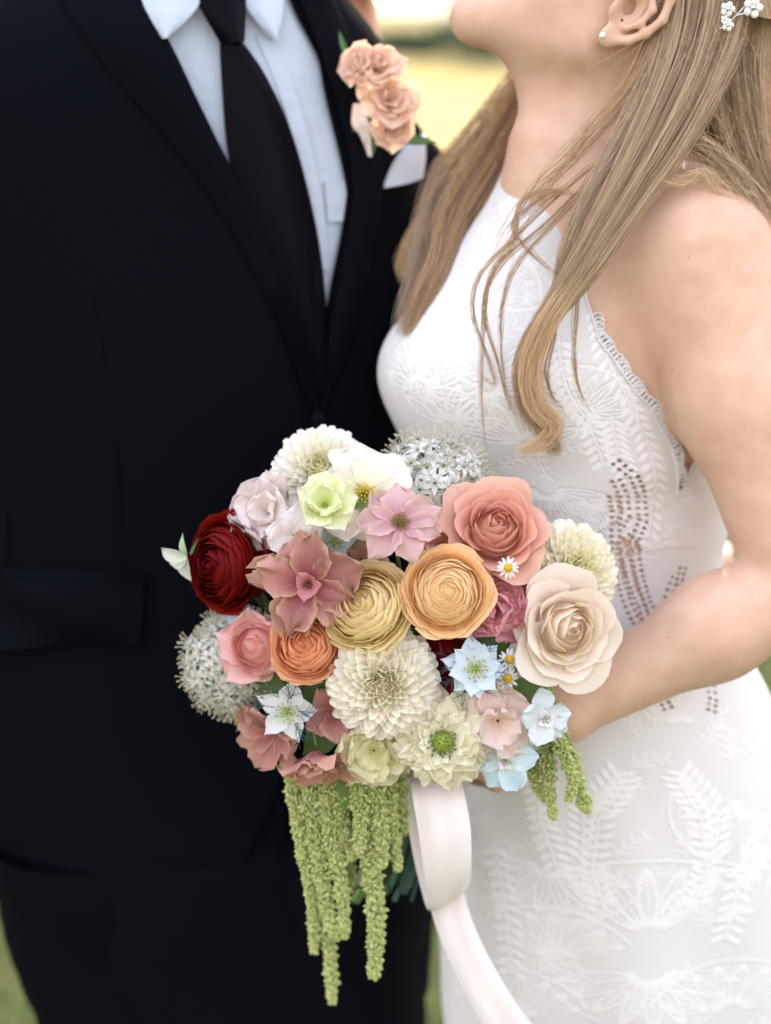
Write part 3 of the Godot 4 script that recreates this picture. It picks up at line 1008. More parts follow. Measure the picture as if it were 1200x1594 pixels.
	# leaves that show between the blooms
	var lv := [["broad green leaf under the beige rose", 838, 1072, -0.03, 62, 20, 3.0], ["green leaf tip beside the white anemone", 552, 790, -0.018, 34, 9, -0.9], ["dark green leaf behind the pale yellow bloom", 545, 1200, -0.03, 70, 18, 1.6], ["green leaf behind the folded mauve hellebore", 500, 1078, -0.035, 60, 18, 0.4], ["green leaf behind the peach ranunculus", 640, 870, -0.04, 70, 20, -0.6], ["green leaf behind the orange ranunculus", 440, 1060, -0.05, 60, 18, 2.6], ["green leaf beside the pale blue delphinium petals", 420, 960, -0.06, 70, 20, 0.5], ["green leaf behind the pale pink sweet pea", 800, 1085, -0.035, 60, 18, 0.3]]
	lv += [["green leaf behind the ivory ball dahlia, lower left", 520, 1130, -0.05, 70, 22, 2.4], ["green leaf behind the round peach ranunculus, lower right", 745, 985, -0.045, 70, 22, 0.8], ["green leaf between the mauve hellebore and the soft pink bloom", 435, 975, -0.05, 70, 22, 1.5], ["green leaf behind the lilac pink anemone", 660, 800, -0.06, 70, 22, -0.6], ["green leaf between the two pale blooms of the upper left", 460, 790, -0.06, 70, 22, -1.2], ["green leaf beside the white nigella", 480, 1060, -0.055, 70, 20, 0.9], ["green leaf between the apricot ranunculus and the ivory dahlia", 610, 1000, -0.055, 70, 22, 0.2]]
	for l in lv:
		o = bloom("leaf", l[0] + " in the bouquet", "leaf", l[1], l[2], l[3], Vector2(0, 0.3))
		leaf(o, l[4] * u, l[5] * u, Transform3D(Basis(Vector3.UP, -l[6]), Vector3.ZERO), Color(0.10, 0.17, 0.045), "blade")

	# hanging amaranth
	tassel("amaranth tassel farthest left of the hanging bunch", [[456, 1190, -0.05], [464, 1260, -0.045], [474, 1330, -0.045], [486, 1400, -0.045], [489, 1484, -0.045]], 0.0085, 0.0050)
	tassel("amaranth tassel second from the left with the faded tip", [[482, 1200, -0.04], [492, 1280, -0.035], [500, 1350, -0.035], [512, 1420, -0.035], [527, 1462, -0.035]], 0.0100, 0.0062)
	tassel("longest amaranth tassel, hanging lowest of all beside the dark trousers", [[470, 1200, -0.06], [486, 1300, -0.055], [500, 1400, -0.05], [513, 1480, -0.05], [517, 1562, -0.05]], 0.0085, 0.0058)
	tassel("amaranth tassel hanging below the drooping mauve hellebore", [[508, 1205, -0.03], [514, 1270, -0.028], [522, 1330, -0.028], [533, 1390, -0.03], [536, 1460, -0.03]], 0.0090, 0.0056)
	tassel("short amaranth tassel ending at mid height in the left bunch", [[520, 1200, -0.035], [530, 1260, -0.03], [540, 1310, -0.03], [549, 1338, -0.03]], 0.0075, 0.0045)
	tassel("pale short amaranth tassel behind the left bunch", [[530, 1200, -0.06], [540, 1260, -0.06], [546, 1330, -0.06], [540, 1392, -0.06]], 0.0080, 0.0050, 0.85)
	tassel("amaranth tassel hanging straight down with a thick end, right of the gap", [[562, 1200, -0.03], [570, 1290, -0.025], [582, 1380, -0.025], [586, 1450, -0.025], [582, 1522, -0.025]], 0.0095, 0.0070)
	tassel("thick short amaranth tassel in front of the green stems", [[556, 1200, -0.02], [560, 1250, -0.015], [561, 1300, -0.015], [558, 1328, -0.015]], 0.0085, 0.0050)
	tassel("amaranth tassel curving right over the green stems", [[580, 1195, -0.02], [588, 1250, -0.018], [594, 1300, -0.018], [594, 1350, -0.02]], 0.0085, 0.0058)
	tassel("slim amaranth tassel just left of the ribbon loop", [[602, 1200, -0.03], [606, 1260, -0.03], [614, 1310, -0.03], [620, 1356, -0.03]], 0.0080, 0.0042)
	tassel("amaranth tassel touching the ribbon loop", [[616, 1200, -0.045], [622, 1250, -0.045], [626, 1300, -0.045]], 0.0085, 0.0055)
	tassel("thin dangling amaranth tip behind the thick short one", [[545, 1205, -0.07], [552, 1260, -0.07], [555, 1320, -0.07]], 0.0065, 0.0040, 0.85)
	tassel("right-hand amaranth tassel with the curled tip against the dress", [[848, 1072, -0.05], [868, 1130, -0.035], [890, 1180, -0.035], [902, 1225, -0.035], [912, 1254, -0.035], [919, 1256, -0.035]], 0.0060, 0.0062)
	tassel("amaranth tassel in front of the curled one, ending sooner", [[845, 1110, -0.03], [868, 1150, -0.02], [884, 1190, -0.02], [893, 1216, -0.02], [884, 1246, -0.02]], 0.0070, 0.0040)
	tassel("straight amaranth tassel under the delphinium florets", [[838, 1140, -0.04], [850, 1180, -0.03], [854, 1225, -0.03], [862, 1276, -0.03]], 0.0105, 0.0030)
	tassel("thin amaranth tassel leaning into the straight one", [[820, 1160, -0.045], [828, 1195, -0.035], [836, 1225, -0.035], [850, 1246, -0.033]], 0.0062, 0.0035)
	tassel("tiny amaranth tip beside the light blue floret", [[803, 1160, -0.03], [810, 1180, -0.03], [815, 1200, -0.03]], 0.0045, 0.0025)

	# bundled stems below the tie
	o = thing("stem_bundle", "bundle of cut green stems below the bouquet", "stems", px(TIE[0], TIE[1], TIE[2]))
	for i in 22:
		var a := Acc.new()
		var t := i / 21.0
		var x0: float = TIE[0] + rng.randf_range(-24, 22)
		var zz: float = TIE[2] + rng.randf_range(-0.018, 0.018)
		var p0 := px(x0, TIE[1] - 10, zz)
		var ex := lerpf(548, 640, t)
		var p2 := px(ex, rng.randf_range(1368, 1402), -0.10 + rng.randf_range(-0.02, 0.02))
		var cc := vary(Color(0.12, 0.20, 0.045).lerp(Color(0.03, 0.085, 0.06), clampf((ex - 575) / 40.0, 0, 1)), 0.2)
		var rr := rng.randf_range(0.0022, 0.0036) if i > 2 else 0.0050
		a.tube(spline([p0, p0.lerp(p2, 0.5) + Vector3(0.004, 0, 0), p2], 7), steady(7, rr), 8, cc)
		wpart(o, "stem", a.mesh(M.green))


func strip(acc: Acc, mids: Array, sides: Array, n: int, nw := 7, belly := 0.0) -> void:
	var c := spline(mids, n)
	var s := spline(sides, n)
	var P := PackedVector3Array()
	for k in n:
		var tg := (c[mini(k + 1, n - 1)] - c[maxi(k - 1, 0)]).normalized()
		var nn := s[k].cross(tg).normalized()
		for i in nw:
			var q := 2.0 * i / (nw - 1) - 1.0
			P.append(c[k] + s[k] * q + nn * belly * (1.0 - q * q) + nn * (0.0010 * sin(k * 0.5 + q * 3.0) + 0.0011 * sin(q * 6.0 + k * 0.09) + 0.0005 * sin(q * 13.0 - k * 0.15)))
	acc.grid(P, nw, n)


func ribbon() -> void:
	var o := thing("ribbon", "blush white silk ribbon with a loop and a long tail below the bouquet", "ribbon", px(690, 1215, -0.06))
	var a := Acc.new()
	strip(a, [px(672, 1185, -0.085), px(680, 1225, -0.030), px(691, 1290, -0.012), px(697, 1350, -0.014), px(700, 1388, -0.028), px(698, 1401, -0.046), px(690, 1385, -0.062), px(676, 1320, -0.072), px(664, 1240, -0.08), px(668, 1190, -0.10)],
		[Vector3(0.020, 0.004, 0), Vector3(0.023, 0.004, 0.003), Vector3(0.0235, 0.004, 0.004), Vector3(0.0215, 0.005, 0.003), Vector3(0.0195, 0.0085, 0.0), Vector3(0.019, 0.0105, -0.002), Vector3(0.0195, 0.006, 0), Vector3(0.021, 0.002, 0), Vector3(0.021, 0.0, 0), Vector3(0.020, 0, 0)], 46, 9, -0.003)
	wpart(o, "loop", a.mesh(M.ribbon))
	a = Acc.new()
	strip(a, [px(676, 1200, -0.10), px(684, 1330, -0.085), px(698, 1410, -0.060), px(728, 1490, -0.045), px(772, 1570, -0.040), px(830, 1650, -0.045), px(880, 1740, -0.05)],
		[Vector3(0.018, 0, 0.002), Vector3(0.018, 0.003, 0.003), Vector3(0.0165, 0.007, 0.004), Vector3(0.0165, 0.008, 0.003), Vector3(0.0165, 0.0095, 0.0), Vector3(0.016, 0.0105, -0.002), Vector3(0.016, 0.01, 0)], 40, 7, -0.002)
	wpart(o, "tail", a.mesh(M.ribbon))
	a = Acc.new()
	strip(a, [px(648, 1228, -0.118), px(690, 1216, -0.072), px(740, 1190, -0.052), px(800, 1160, -0.054), px(850, 1132, -0.085)],
		[Vector3(0, 0.017, 0.0), Vector3(0.003, 0.016, 0.004), Vector3(0.004, 0.014, 0.004), Vector3(0.004, 0.014, 0.002), Vector3(0.004, 0.013, 0)], 26, 7, 0.002)
	wpart(o, "wrap", a.mesh(M.ribbon))
	a = Acc.new()
	strip(a, [px(712, 1208, -0.09), px(706, 1260, -0.08), px(700, 1330, -0.085)], [Vector3(0.012, 0, 0.004), Vector3(0.012, 0, 0.003), Vector3(0.012, 0, 0.003)], 12, 5, -0.001)
	wpart(o, "under_loop", a.mesh(M.ribbon))


# ---------------------------------------------------------------- people
func row(p: Prof, r: float, xl: float, xr: float, az: float, cz: float) -> void:
	var a := px(xl, r, cz)
	var b := px(xr, r, cz)
	p.put(a.y, (a.x + b.x) * 0.5, (b.x - a.x) * 0.5, az, cz)


func trunk(fd: Field, p: Prof, inset: float, ylo: float, yhi: float, k := 0.02) -> void:
	for y in range(1, fd.ny - 1):
		var wy := fd.o.y + y * fd.h
		if wy < ylo - 0.03 or wy > yhi + 0.03:
			continue
		var s := p.at(wy)
		var rx: float = s[2] - inset
		var rz: float = s[3] - inset
		var over := maxf(maxf(wy - yhi, ylo - wy), -0.05)
		for z in fd.nz:
			var dz: float = (fd.o.z + z * fd.h - s[4]) / rz
			if absf(dz) > 1.6:
				continue
			var at := (y * fd.nz + z) * fd.nx
			for x in fd.nx:
				var dx: float = (fd.o.x + x * fd.h - s[1]) / rx
				if absf(dx) > 1.5:
					continue
				var d := (sqrt(dx * dx + dz * dz) - 1.0) * minf(rx, rz)
				d = maxf(d, over)
				var e := fd.f[at + x]
				var m := maxf(k - absf(d - e), 0.0) / k
				fd.f[at + x] = minf(d, e) - m * m * k * 0.25


func hand(fd: Field, W: Vector3, F: Vector3, N: Vector3, curls: Array, thumb: Vector3, size := 1.0) -> void:
	F = F.normalized()
	N = (N - F * N.dot(F)).normalized()
	var S := F.cross(N).normalized()
	if S.dot(thumb) < 0.0:
		S = -S
	for i in 4:
		var off := (1.5 - i) * 0.0195 * size
		var K := W + F * (0.086 - 0.004 * absf(i - 1.2)) * size + S * off
		fd.cap(W + S * off * 0.45, K, 0.0145 * size, 0.0115 * size, 0.012)
		var p := K
		var ang := 0.0
		var ls: Array = [[0.041, 0.025, 0.020], [0.045, 0.028, 0.021], [0.042, 0.026, 0.020], [0.033, 0.020, 0.018]][i]
		for j in 3:
			ang += curls[j] * (1.0 + 0.06 * i)
			var q: Vector3 = p + (F * cos(ang) + N * sin(ang)) * ls[j] * size
			fd.cap(p, q, (0.0092 - 0.0009 * j) * size, (0.0086 - 0.0010 * j) * size, 0.004)
			p = q
	var b := W + F * 0.022 * size + S * 0.022 * size + N * 0.006
	var c := b + (F * 0.55 + S * 0.6 + N * 0.45).normalized() * 0.040 * size
	var d := c + (F * 0.85 + S * 0.1 + N * 0.5).normalized() * 0.032 * size
	var e := d + (F * 0.9 - S * 0.15 + N * 0.45).normalized() * 0.025 * size
	fd.cap(W + F * 0.02, c, 0.014 * size, 0.0115 * size, 0.012)
	fd.cap(c, d, 0.0112 * size, 0.0098 * size, 0.004)
	fd.cap(d, e, 0.0098 * size, 0.0078 * size, 0.004)


func box_around(pts: Array, r: float) -> Array:
	var lo: Vector3 = pts[0]
	var hi: Vector3 = pts[0]
	for p in pts:
		lo = lo.min(p)
		hi = hi.max(p)
	return [lo - Vector3.ONE * r, hi + Vector3.ONE * r]


func head(fd: Field, H: Vector3, F: Vector3, U: Vector3, L: Vector3, w := 1.0) -> void:
	var B := Basis(F, U, L)
	fd.ell(H + U * 0.048 - F * 0.022, B, Vector3(0.097, 0.088, 0.074) * w, 0.02)
	fd.ell(H + F * 0.035 - U * 0.012, B, Vector3(0.060, 0.088, 0.060) * w, 0.03)
	for s in [-1.0, 1.0]:
		fd.cap(H - U * 0.052 + F * 0.012 + L * 0.046 * s * w, H + F * 0.100 - U * 0.090 + L * 0.008 * s, 0.019, 0.0165, 0.035)
		fd.cap(H + F * 0.062 - U * 0.030 + L * 0.034 * s, H + F * 0.075 - U * 0.055 + L * 0.02 * s, 0.022, 0.02, 0.03)
		fd.ell(H + F * 0.083 + U * 0.022 + L * 0.032 * s, B, Vector3(0.012, 0.013, 0.016), 0.008)
	fd.ell(H + F * 0.104 - U * 0.093, B, Vector3(0.018, 0.017, 0.020), 0.02)
	fd.cap(H + F * 0.092 + U * 0.024, H + F * 0.119 - U * 0.012, 0.009, 0.011, 0.018)
	fd.cap(H + F * 0.105 - U * 0.041 + L * 0.016, H + F * 0.105 - U * 0.041 - L * 0.016, 0.008, 0.008, 0.008)
	fd.cap(H + F * 0.104 - U * 0.056 + L * 0.014, H + F * 0.104 - U * 0.056 - L * 0.014, 0.009, 0.009, 0.008)


func ear(acc: Acc, E: Vector3, F: Vector3, U: Vector3, L: Vector3, sz := 1.0) -> void:
	# F towards the face, U up, L out from the head
	var fd := Field.new(E - Vector3.ONE * 0.052, E + Vector3.ONE * 0.052, 0.0020)
	var o := func(f: float, u: float, l: float) -> Vector3: return E + (F * f + U * u + L * l) * sz
	var rim := [[0.010, 0.006, 0.004], [0.014, 0.018, 0.008], [0.008, 0.030, 0.011], [-0.006, 0.034, 0.013], [-0.018, 0.026, 0.014], [-0.022, 0.010, 0.014], [-0.018, -0.006, 0.012], [-0.010, -0.018, 0.010], [0.000, -0.026, 0.008]]
	for i in rim.size() - 1:
		fd.cap(E + (F * rim[i][0] + U * rim[i][1] + L * rim[i][2]) * sz, E + (F * rim[i + 1][0] + U * rim[i + 1][1] + L * rim[i + 1][2]) * sz, 0.0036 * sz, 0.0036 * sz, 0.003)
	fd.ell(E + (F * -0.004 + U * 0.006 + L * 0.004) * sz, Basis(F, U, L), Vector3(0.018, 0.029, 0.0042) * sz, 0.004)
	var ant := [[-0.004, 0.024, 0.009], [-0.012, 0.012, 0.011], [-0.010, -0.002, 0.011], [-0.003, -0.011, 0.010]]
	for i in ant.size() - 1:
		fd.cap(E + (F * ant[i][0] + U * ant[i][1] + L * ant[i][2]) * sz, E + (F * ant[i + 1][0] + U * ant[i + 1][1] + L * ant[i + 1][2]) * sz, 0.0030 * sz, 0.0030 * sz, 0.004)
	fd.ell(E + (F * 0.002 + U * -0.024 + L * 0.0065) * sz, Basis(F, U, L), Vector3(0.0085, 0.0085, 0.0045) * sz, 0.006)
	fd.ell(E + (F * 0.011 + U * -0.004 + L * 0.007) * sz, Basis(F, U, L), Vector3(0.004, 0.006, 0.004) * sz, 0.004)
	fd.ell(E + (F * 0.003 + U * 0.004 + L * 0.012) * sz, Basis(F, U, L), Vector3(0.0085, 0.0125, 0.0085) * sz, 0.005, true)
	fd.net(acc)


# the bride's trunk as the dress follows it
var BP := Prof.new()


func bride_profile() -> void:
	var z := -0.27
	row(BP, 205, 806, 985, 0.056, z)
	row(BP, 262, 790, 985, 0.060, z)
	row(BP, 320, 762, 1005, 0.074, z)
	row(BP, 400, 706, 1035, 0.096, z)
	row(BP, 470, 652, 1062, 0.118, z)
	row(BP, 530, 606, 1078, 0.130, z)
	row(BP, 585, 594, 1086, 0.132, z)
	row(BP, 650, 614, 1104, 0.124, z)
	row(BP, 720, 648, 1122, 0.113, z)
	row(BP, 800, 682, 1128, 0.104, z)
	row(BP, 860, 698, 1118, 0.102, z)
	row(BP, 930, 704, 1122, 0.108, z)
	row(BP, 1000, 700, 1150, 0.118, z)
	row(BP, 1080, 692, 1192, 0.130, z)
	row(BP, 1180, 684, 1232, 0.138, z)
	row(BP, 1300, 684, 1252, 0.140, z)
	row(BP, 1450, 692, 1262, 0.140, z)
	row(BP, 1594, 705, 1272, 0.142, z)
	var e: Array = BP.rows[BP.rows.size() - 1]
	BP.put(0.35, e[1] + 0.02, e[2] * 0.98, 0.17, z)
	BP.put(G + 0.012, e[1] + 0.05, e[2] * 1.45, 0.30, z - 0.03)


func dress_at(th: float, y: float, off := 0.004) -> Vector3:
	var s := BP.at(y)
	var k := off
	var yb := px(700, 575, -0.15).y
	k += 0.009 * exp(-pow((th + 0.30) / 0.42, 2) - pow((y - yb) / 0.045, 2))
	var low := clampf((0.75 - y) / 0.5, 0.0, 1.0)
	k += low * 0.010 * sin(th * 9.0 + y * 3.0)
	k += 0.0022 * sin(th * 14.0 + y * 22.0) * exp(-pow((y - 0.66) / 0.09, 2) - pow((th + 0.5) / 0.5, 2))
	k += 0.0016 * sin(y * 95.0 - th * 4.0) * exp(-pow((y - 1.01) / 0.05, 2) - pow((th - 0.5) / 0.7, 2))
	k += 0.0016 * sin(th * 5.0 + y * 60.0) * exp(-pow((y - 1.02) / 0.06, 2))
	return Vector3(s[1] + (s[2] + k) * sin(th), y, s[4] + (s[3] + k) * cos(th))


func dress_uv(th: float, y: float) -> Vector2:
	return Vector2(0.5 + th / TAU, (1.36 - y) / 0.80)


func dress_th(x: float, r: float) -> float:  # where a point seen in the photograph lies round the trunk
	var z := -0.16
	var th := 0.0
	for k in 6:
		var p := px(x, r, z)
		var s := BP.at(p.y)
		th = asin(clampf((p.x - s[1]) / (s[2] + 0.004), -0.999, 0.999))
		z = s[4] + (s[3] + 0.004) * cos(th)
	return th


func dress_spot(x: float, r: float) -> Vector2:
	var th := dress_th(x, r)
	var z := -0.27 + 0.12 * cos(th)
	return dress_uv(th, px(x, r, z).y)


# ---- lace, drawn into a relief and a cut-out sheet
const TS := 2048
var LH := PackedByteArray()
var LA := PackedByteArray()


func blob(c: Vector2, rx: float, ry: float, ang: float, val: int, hole := false, ring := 0.0) -> void:
	var r := int(maxf(rx, ry)) + 2
	var ca := cos(ang)
	var sa := sin(ang)
	for y in range(-r, r + 1):
		for x in range(-r, r + 1):
			var u := (x * ca + y * sa) / rx
			var v := (-x * sa + y * ca) / ry
			var d := sqrt(u * u + v * v)
			if d > 1.0 or d < ring:
				continue
			var k := minf(1.0, (1.0 - d) * 3.0)
			if ring > 0.0:
				k = minf(1.0, minf(1.0 - d, d - ring) * 9.0)
			var i := posmod(int(c.y) + y, TS) * TS + posmod(int(c.x) + x, TS)
			if hole:
				LA[i] = 0
				LH[i] = 60
			else:
				LH[i] = maxi(LH[i], int(95 + (val - 95) * k))


func lace_line(a: Vector2, b: Vector2, w: float, val: int) -> void:
	var n := int(a.distance_to(b) / maxf(w * 0.6, 1.0)) + 1
	for k in n + 1:
		blob(a.lerp(b, float(k) / n), w, w, 0, val)


func sprig(pts: Array, leafn: int, ll: float, val := 200) -> void:  # pts in texture pixels
	var m := pts.size() - 1
	for i in m:
		lace_line(pts[i], pts[i + 1], 3.0, val + 20)
	for k in leafn:
		var t := (k + 0.5) / leafn * m
		var i := mini(int(t), m - 1)
		var c: Vector2 = pts[i].lerp(pts[i + 1], t - i)
		var d: Vector2 = (pts[i + 1] - pts[i]).normalized()
		for s in [-1.0, 1.0]:
			var e := d.rotated(s * 0.85)
			blob(c + e * ll * 0.62, ll * 0.55, ll * 0.22, e.angle(), val)


func fan(c: Vector2, a0: float, a1: float, n: int, r: float, val := 205) -> void:
	for i in n:
		var a := lerpf(a0, a1, i / maxf(n - 1.0, 1.0))
		var d := Vector2(cos(a), sin(a))
		blob(c + d * r * 0.56, r * 0.44, r * 0.44 * minf(0.36, absf(a1 - a0) / n * 0.75), a, val, false, 0.62)
		lace_line(c + d * r * 0.15, c + d * r * 0.9, 2.2, val - 15)
	for k in 40:
		var a := lerpf(a0, a1, k / 39.0)
		blob(c + Vector2(cos(a), sin(a)) * r * 1.08, 5, 5, 0, val + 10)


func lace() -> void:
	var tile := Image.create(128, 128, false, Image.FORMAT_L8)
	for y in 128:
		for x in 128:
			var q := sin(x * TAU / 8.0) * sin(y * TAU / 8.0) + 0.5 * sin((x + y) * TAU / 16.0)
			tile.set_pixel(x, y, Color.from_hsv(0, 0, 0.36 + 0.09 * q))
	var full := Image.create(TS, TS, false, Image.FORMAT_L8)
	for y in 16:
		for x in 16:
			full.blit_rect(tile, Rect2i(0, 0, 128, 128), Vector2i(x * 128, y * 128))
	LH = full.get_data()
	LA.resize(TS * TS)
	LA.fill(255)
	var S := func(x: float, r: float) -> Vector2: return dress_spot(x, r) * TS
	var q := RandomNumberGenerator.new()
	q.seed = 77
	# scattered sprigs over the whole cloth
	for i in 300:
		var c := Vector2(q.randf() * TS, q.randf() * TS)
		var a := q.randf_range(-2.4, -0.7)
		var pts := []
		for k in 4:
			pts.append(c + Vector2(cos(a + k * 0.16), sin(a + k * 0.16)) * k * 26.0)
		sprig(pts, 4, q.randf_range(18, 26), 165)
	# palmettes of the skirt and bodice
	var fans := [[1010, 1492, 0.35, 2.8, 9, 150.0], [1010, 1440, -2.3, -0.85, 5, 170.0], [1165, 1240, 1.2, 3.4, 8, 130.0], [850, 1330, 0.3, 2.8, 8, 130.0], [860, 1480, -2.6, -0.5, 7, 120.0], [1150, 1420, -2.8, -0.9, 7, 120.0], [800, 1560, -2.8, -0.3, 8, 110.0], [1140, 1560, -2.8, -0.3, 8, 120.0],
		[655, 600, -3.0, 1.0, 9, 110.0], [700, 660, -2.6, 0.2, 7, 110.0], [760, 590, -1.0, 2.2, 8, 110.0], [820, 690, -2.7, -0.4, 7, 110.0], [900, 640, -2.4, 0.4, 8, 95.0], [850, 760, 0.2, 2.9, 9, 110.0], [920, 780, 0.2, 2.9, 8, 90.0], [745, 370, -2.6, -0.3, 8, 90.0], [800, 310, 0.4, 2.8, 7, 80.0], [700, 490, 0.2, 2.9, 8, 90.0], [650, 540, -2.6, -0.3, 7, 80.0], [760, 480, -2.6, -0.3, 8, 100.0], [830, 400, 0.4, 2.8, 8, 100.0], [1060, 1130, -2.2, -0.6, 6, 120.0], [1180, 1100, 0.6, 2.6, 7, 110.0]]
	for f in fans:
		fan(S.call(f[0], f[1]), f[2], f[3], f[4], f[5] * 1.15)
	# leafy vines along the armhole and down the side and skirt
	for v in [[[925, 470], [940, 540], [975, 610], [1005, 680], [1020, 760], [1010, 840]], [[950, 640], [960, 700], [985, 770], [990, 850]], [[870, 520], [880, 590], [915, 650], [940, 720]], [[905, 1330], [905, 1250], [960, 1190]], [[1110, 1330], [1115, 1250], [1060, 1190]], [[940, 1400], [920, 1340], [930, 1260], [970, 1200]], [[1080, 1400], [1100, 1340], [1090, 1260], [1050, 1200]], [[700, 430], [680, 500], [650, 560]], [[1190, 1300], [1150, 1350], [1130, 1450]], [[830, 1180], [840, 1260], [870, 1350]], [[770, 1300], [790, 1400], [800, 1500]]]:
		var pts := []
		for p in v:
			pts.append(S.call(p[0], p[1]))
		sprig(pts, pts.size() * 4, 34, 215)
	# drawn-thread holes at the side, in curved ladders
	for l in [[[958, 718], [985, 742], [1000, 775], [1002, 815], [985, 850], [965, 872]], [[958, 748], [972, 775], [975, 805], [962, 828]], [[955, 775], [960, 800], [958, 830], [957, 870], [968, 910]], [[975, 840], [985, 850], [992, 870]], [[966, 850], [975, 880], [985, 920], [1000, 950], [1010, 985]], [[956, 860], [962, 900], [975, 940], [992, 975], [1000, 1010]], [[985, 860], [995, 905], [1008, 945], [1022, 975]], [[1050, 905], [1040, 935], [1036, 965], [1034, 990]], [[1062, 890], [1055, 925], [1050, 960], [1045, 985]], [[1040, 1060], [1030, 1085], [1042, 1105]], [[1105, 1055], [1108, 1085], [1104, 1110]], [[1000, 560], [1010, 640]]].slice(0, 11):
		var pts := []
		for p in l:
			pts.append(S.call(p[0], p[1]))
		for i in pts.size() - 1:
			var n := int(pts[i].distance_to(pts[i + 1]) / 17.0) + 1
			for k in n:
				var c: Vector2 = pts[i].lerp(pts[i + 1], float(k) / n)
				var d: Vector2 = (pts[i + 1] - pts[i]).normalized()
				for w in 2:
					blob(c + d.orthogonal() * (w * 17.0 - 8.0), q.randf_range(3.2, 5.0), q.randf_range(4.2, 6.4), d.angle() + q.randf_range(-0.3, 0.3), 0, true)
	var hi := Image.create_from_data(TS, TS, false, Image.FORMAT_L8, LH)
	var al := PackedByteArray()
	al.resize(TS * TS * 2)
	for i in TS * TS:
		var g := LH[i]
		al[i * 2] = 228 + (g - 90) / 9 if g < 214 else 245
		al[i * 2 + 1] = LA[i]
	var ai := Image.create_from_data(TS, TS, false, Image.FORMAT_LA8, al)
	ai.convert(Image.FORMAT_RGBA8)
	var m := mat("lace", Color(0.965, 0.948, 0.935), 0.75)
	m.albedo_texture = ImageTexture.create_from_image(ai)
	m.transparency = BaseMaterial3D.TRANSPARENCY_ALPHA_SCISSOR
	m.alpha_scissor_threshold = 0.5
	m.heightmap_enabled = true
	m.heightmap_texture = ImageTexture.create_from_image(hi)
	m.heightmap_scale = 0.13
	m.metallic_specular = 0.25


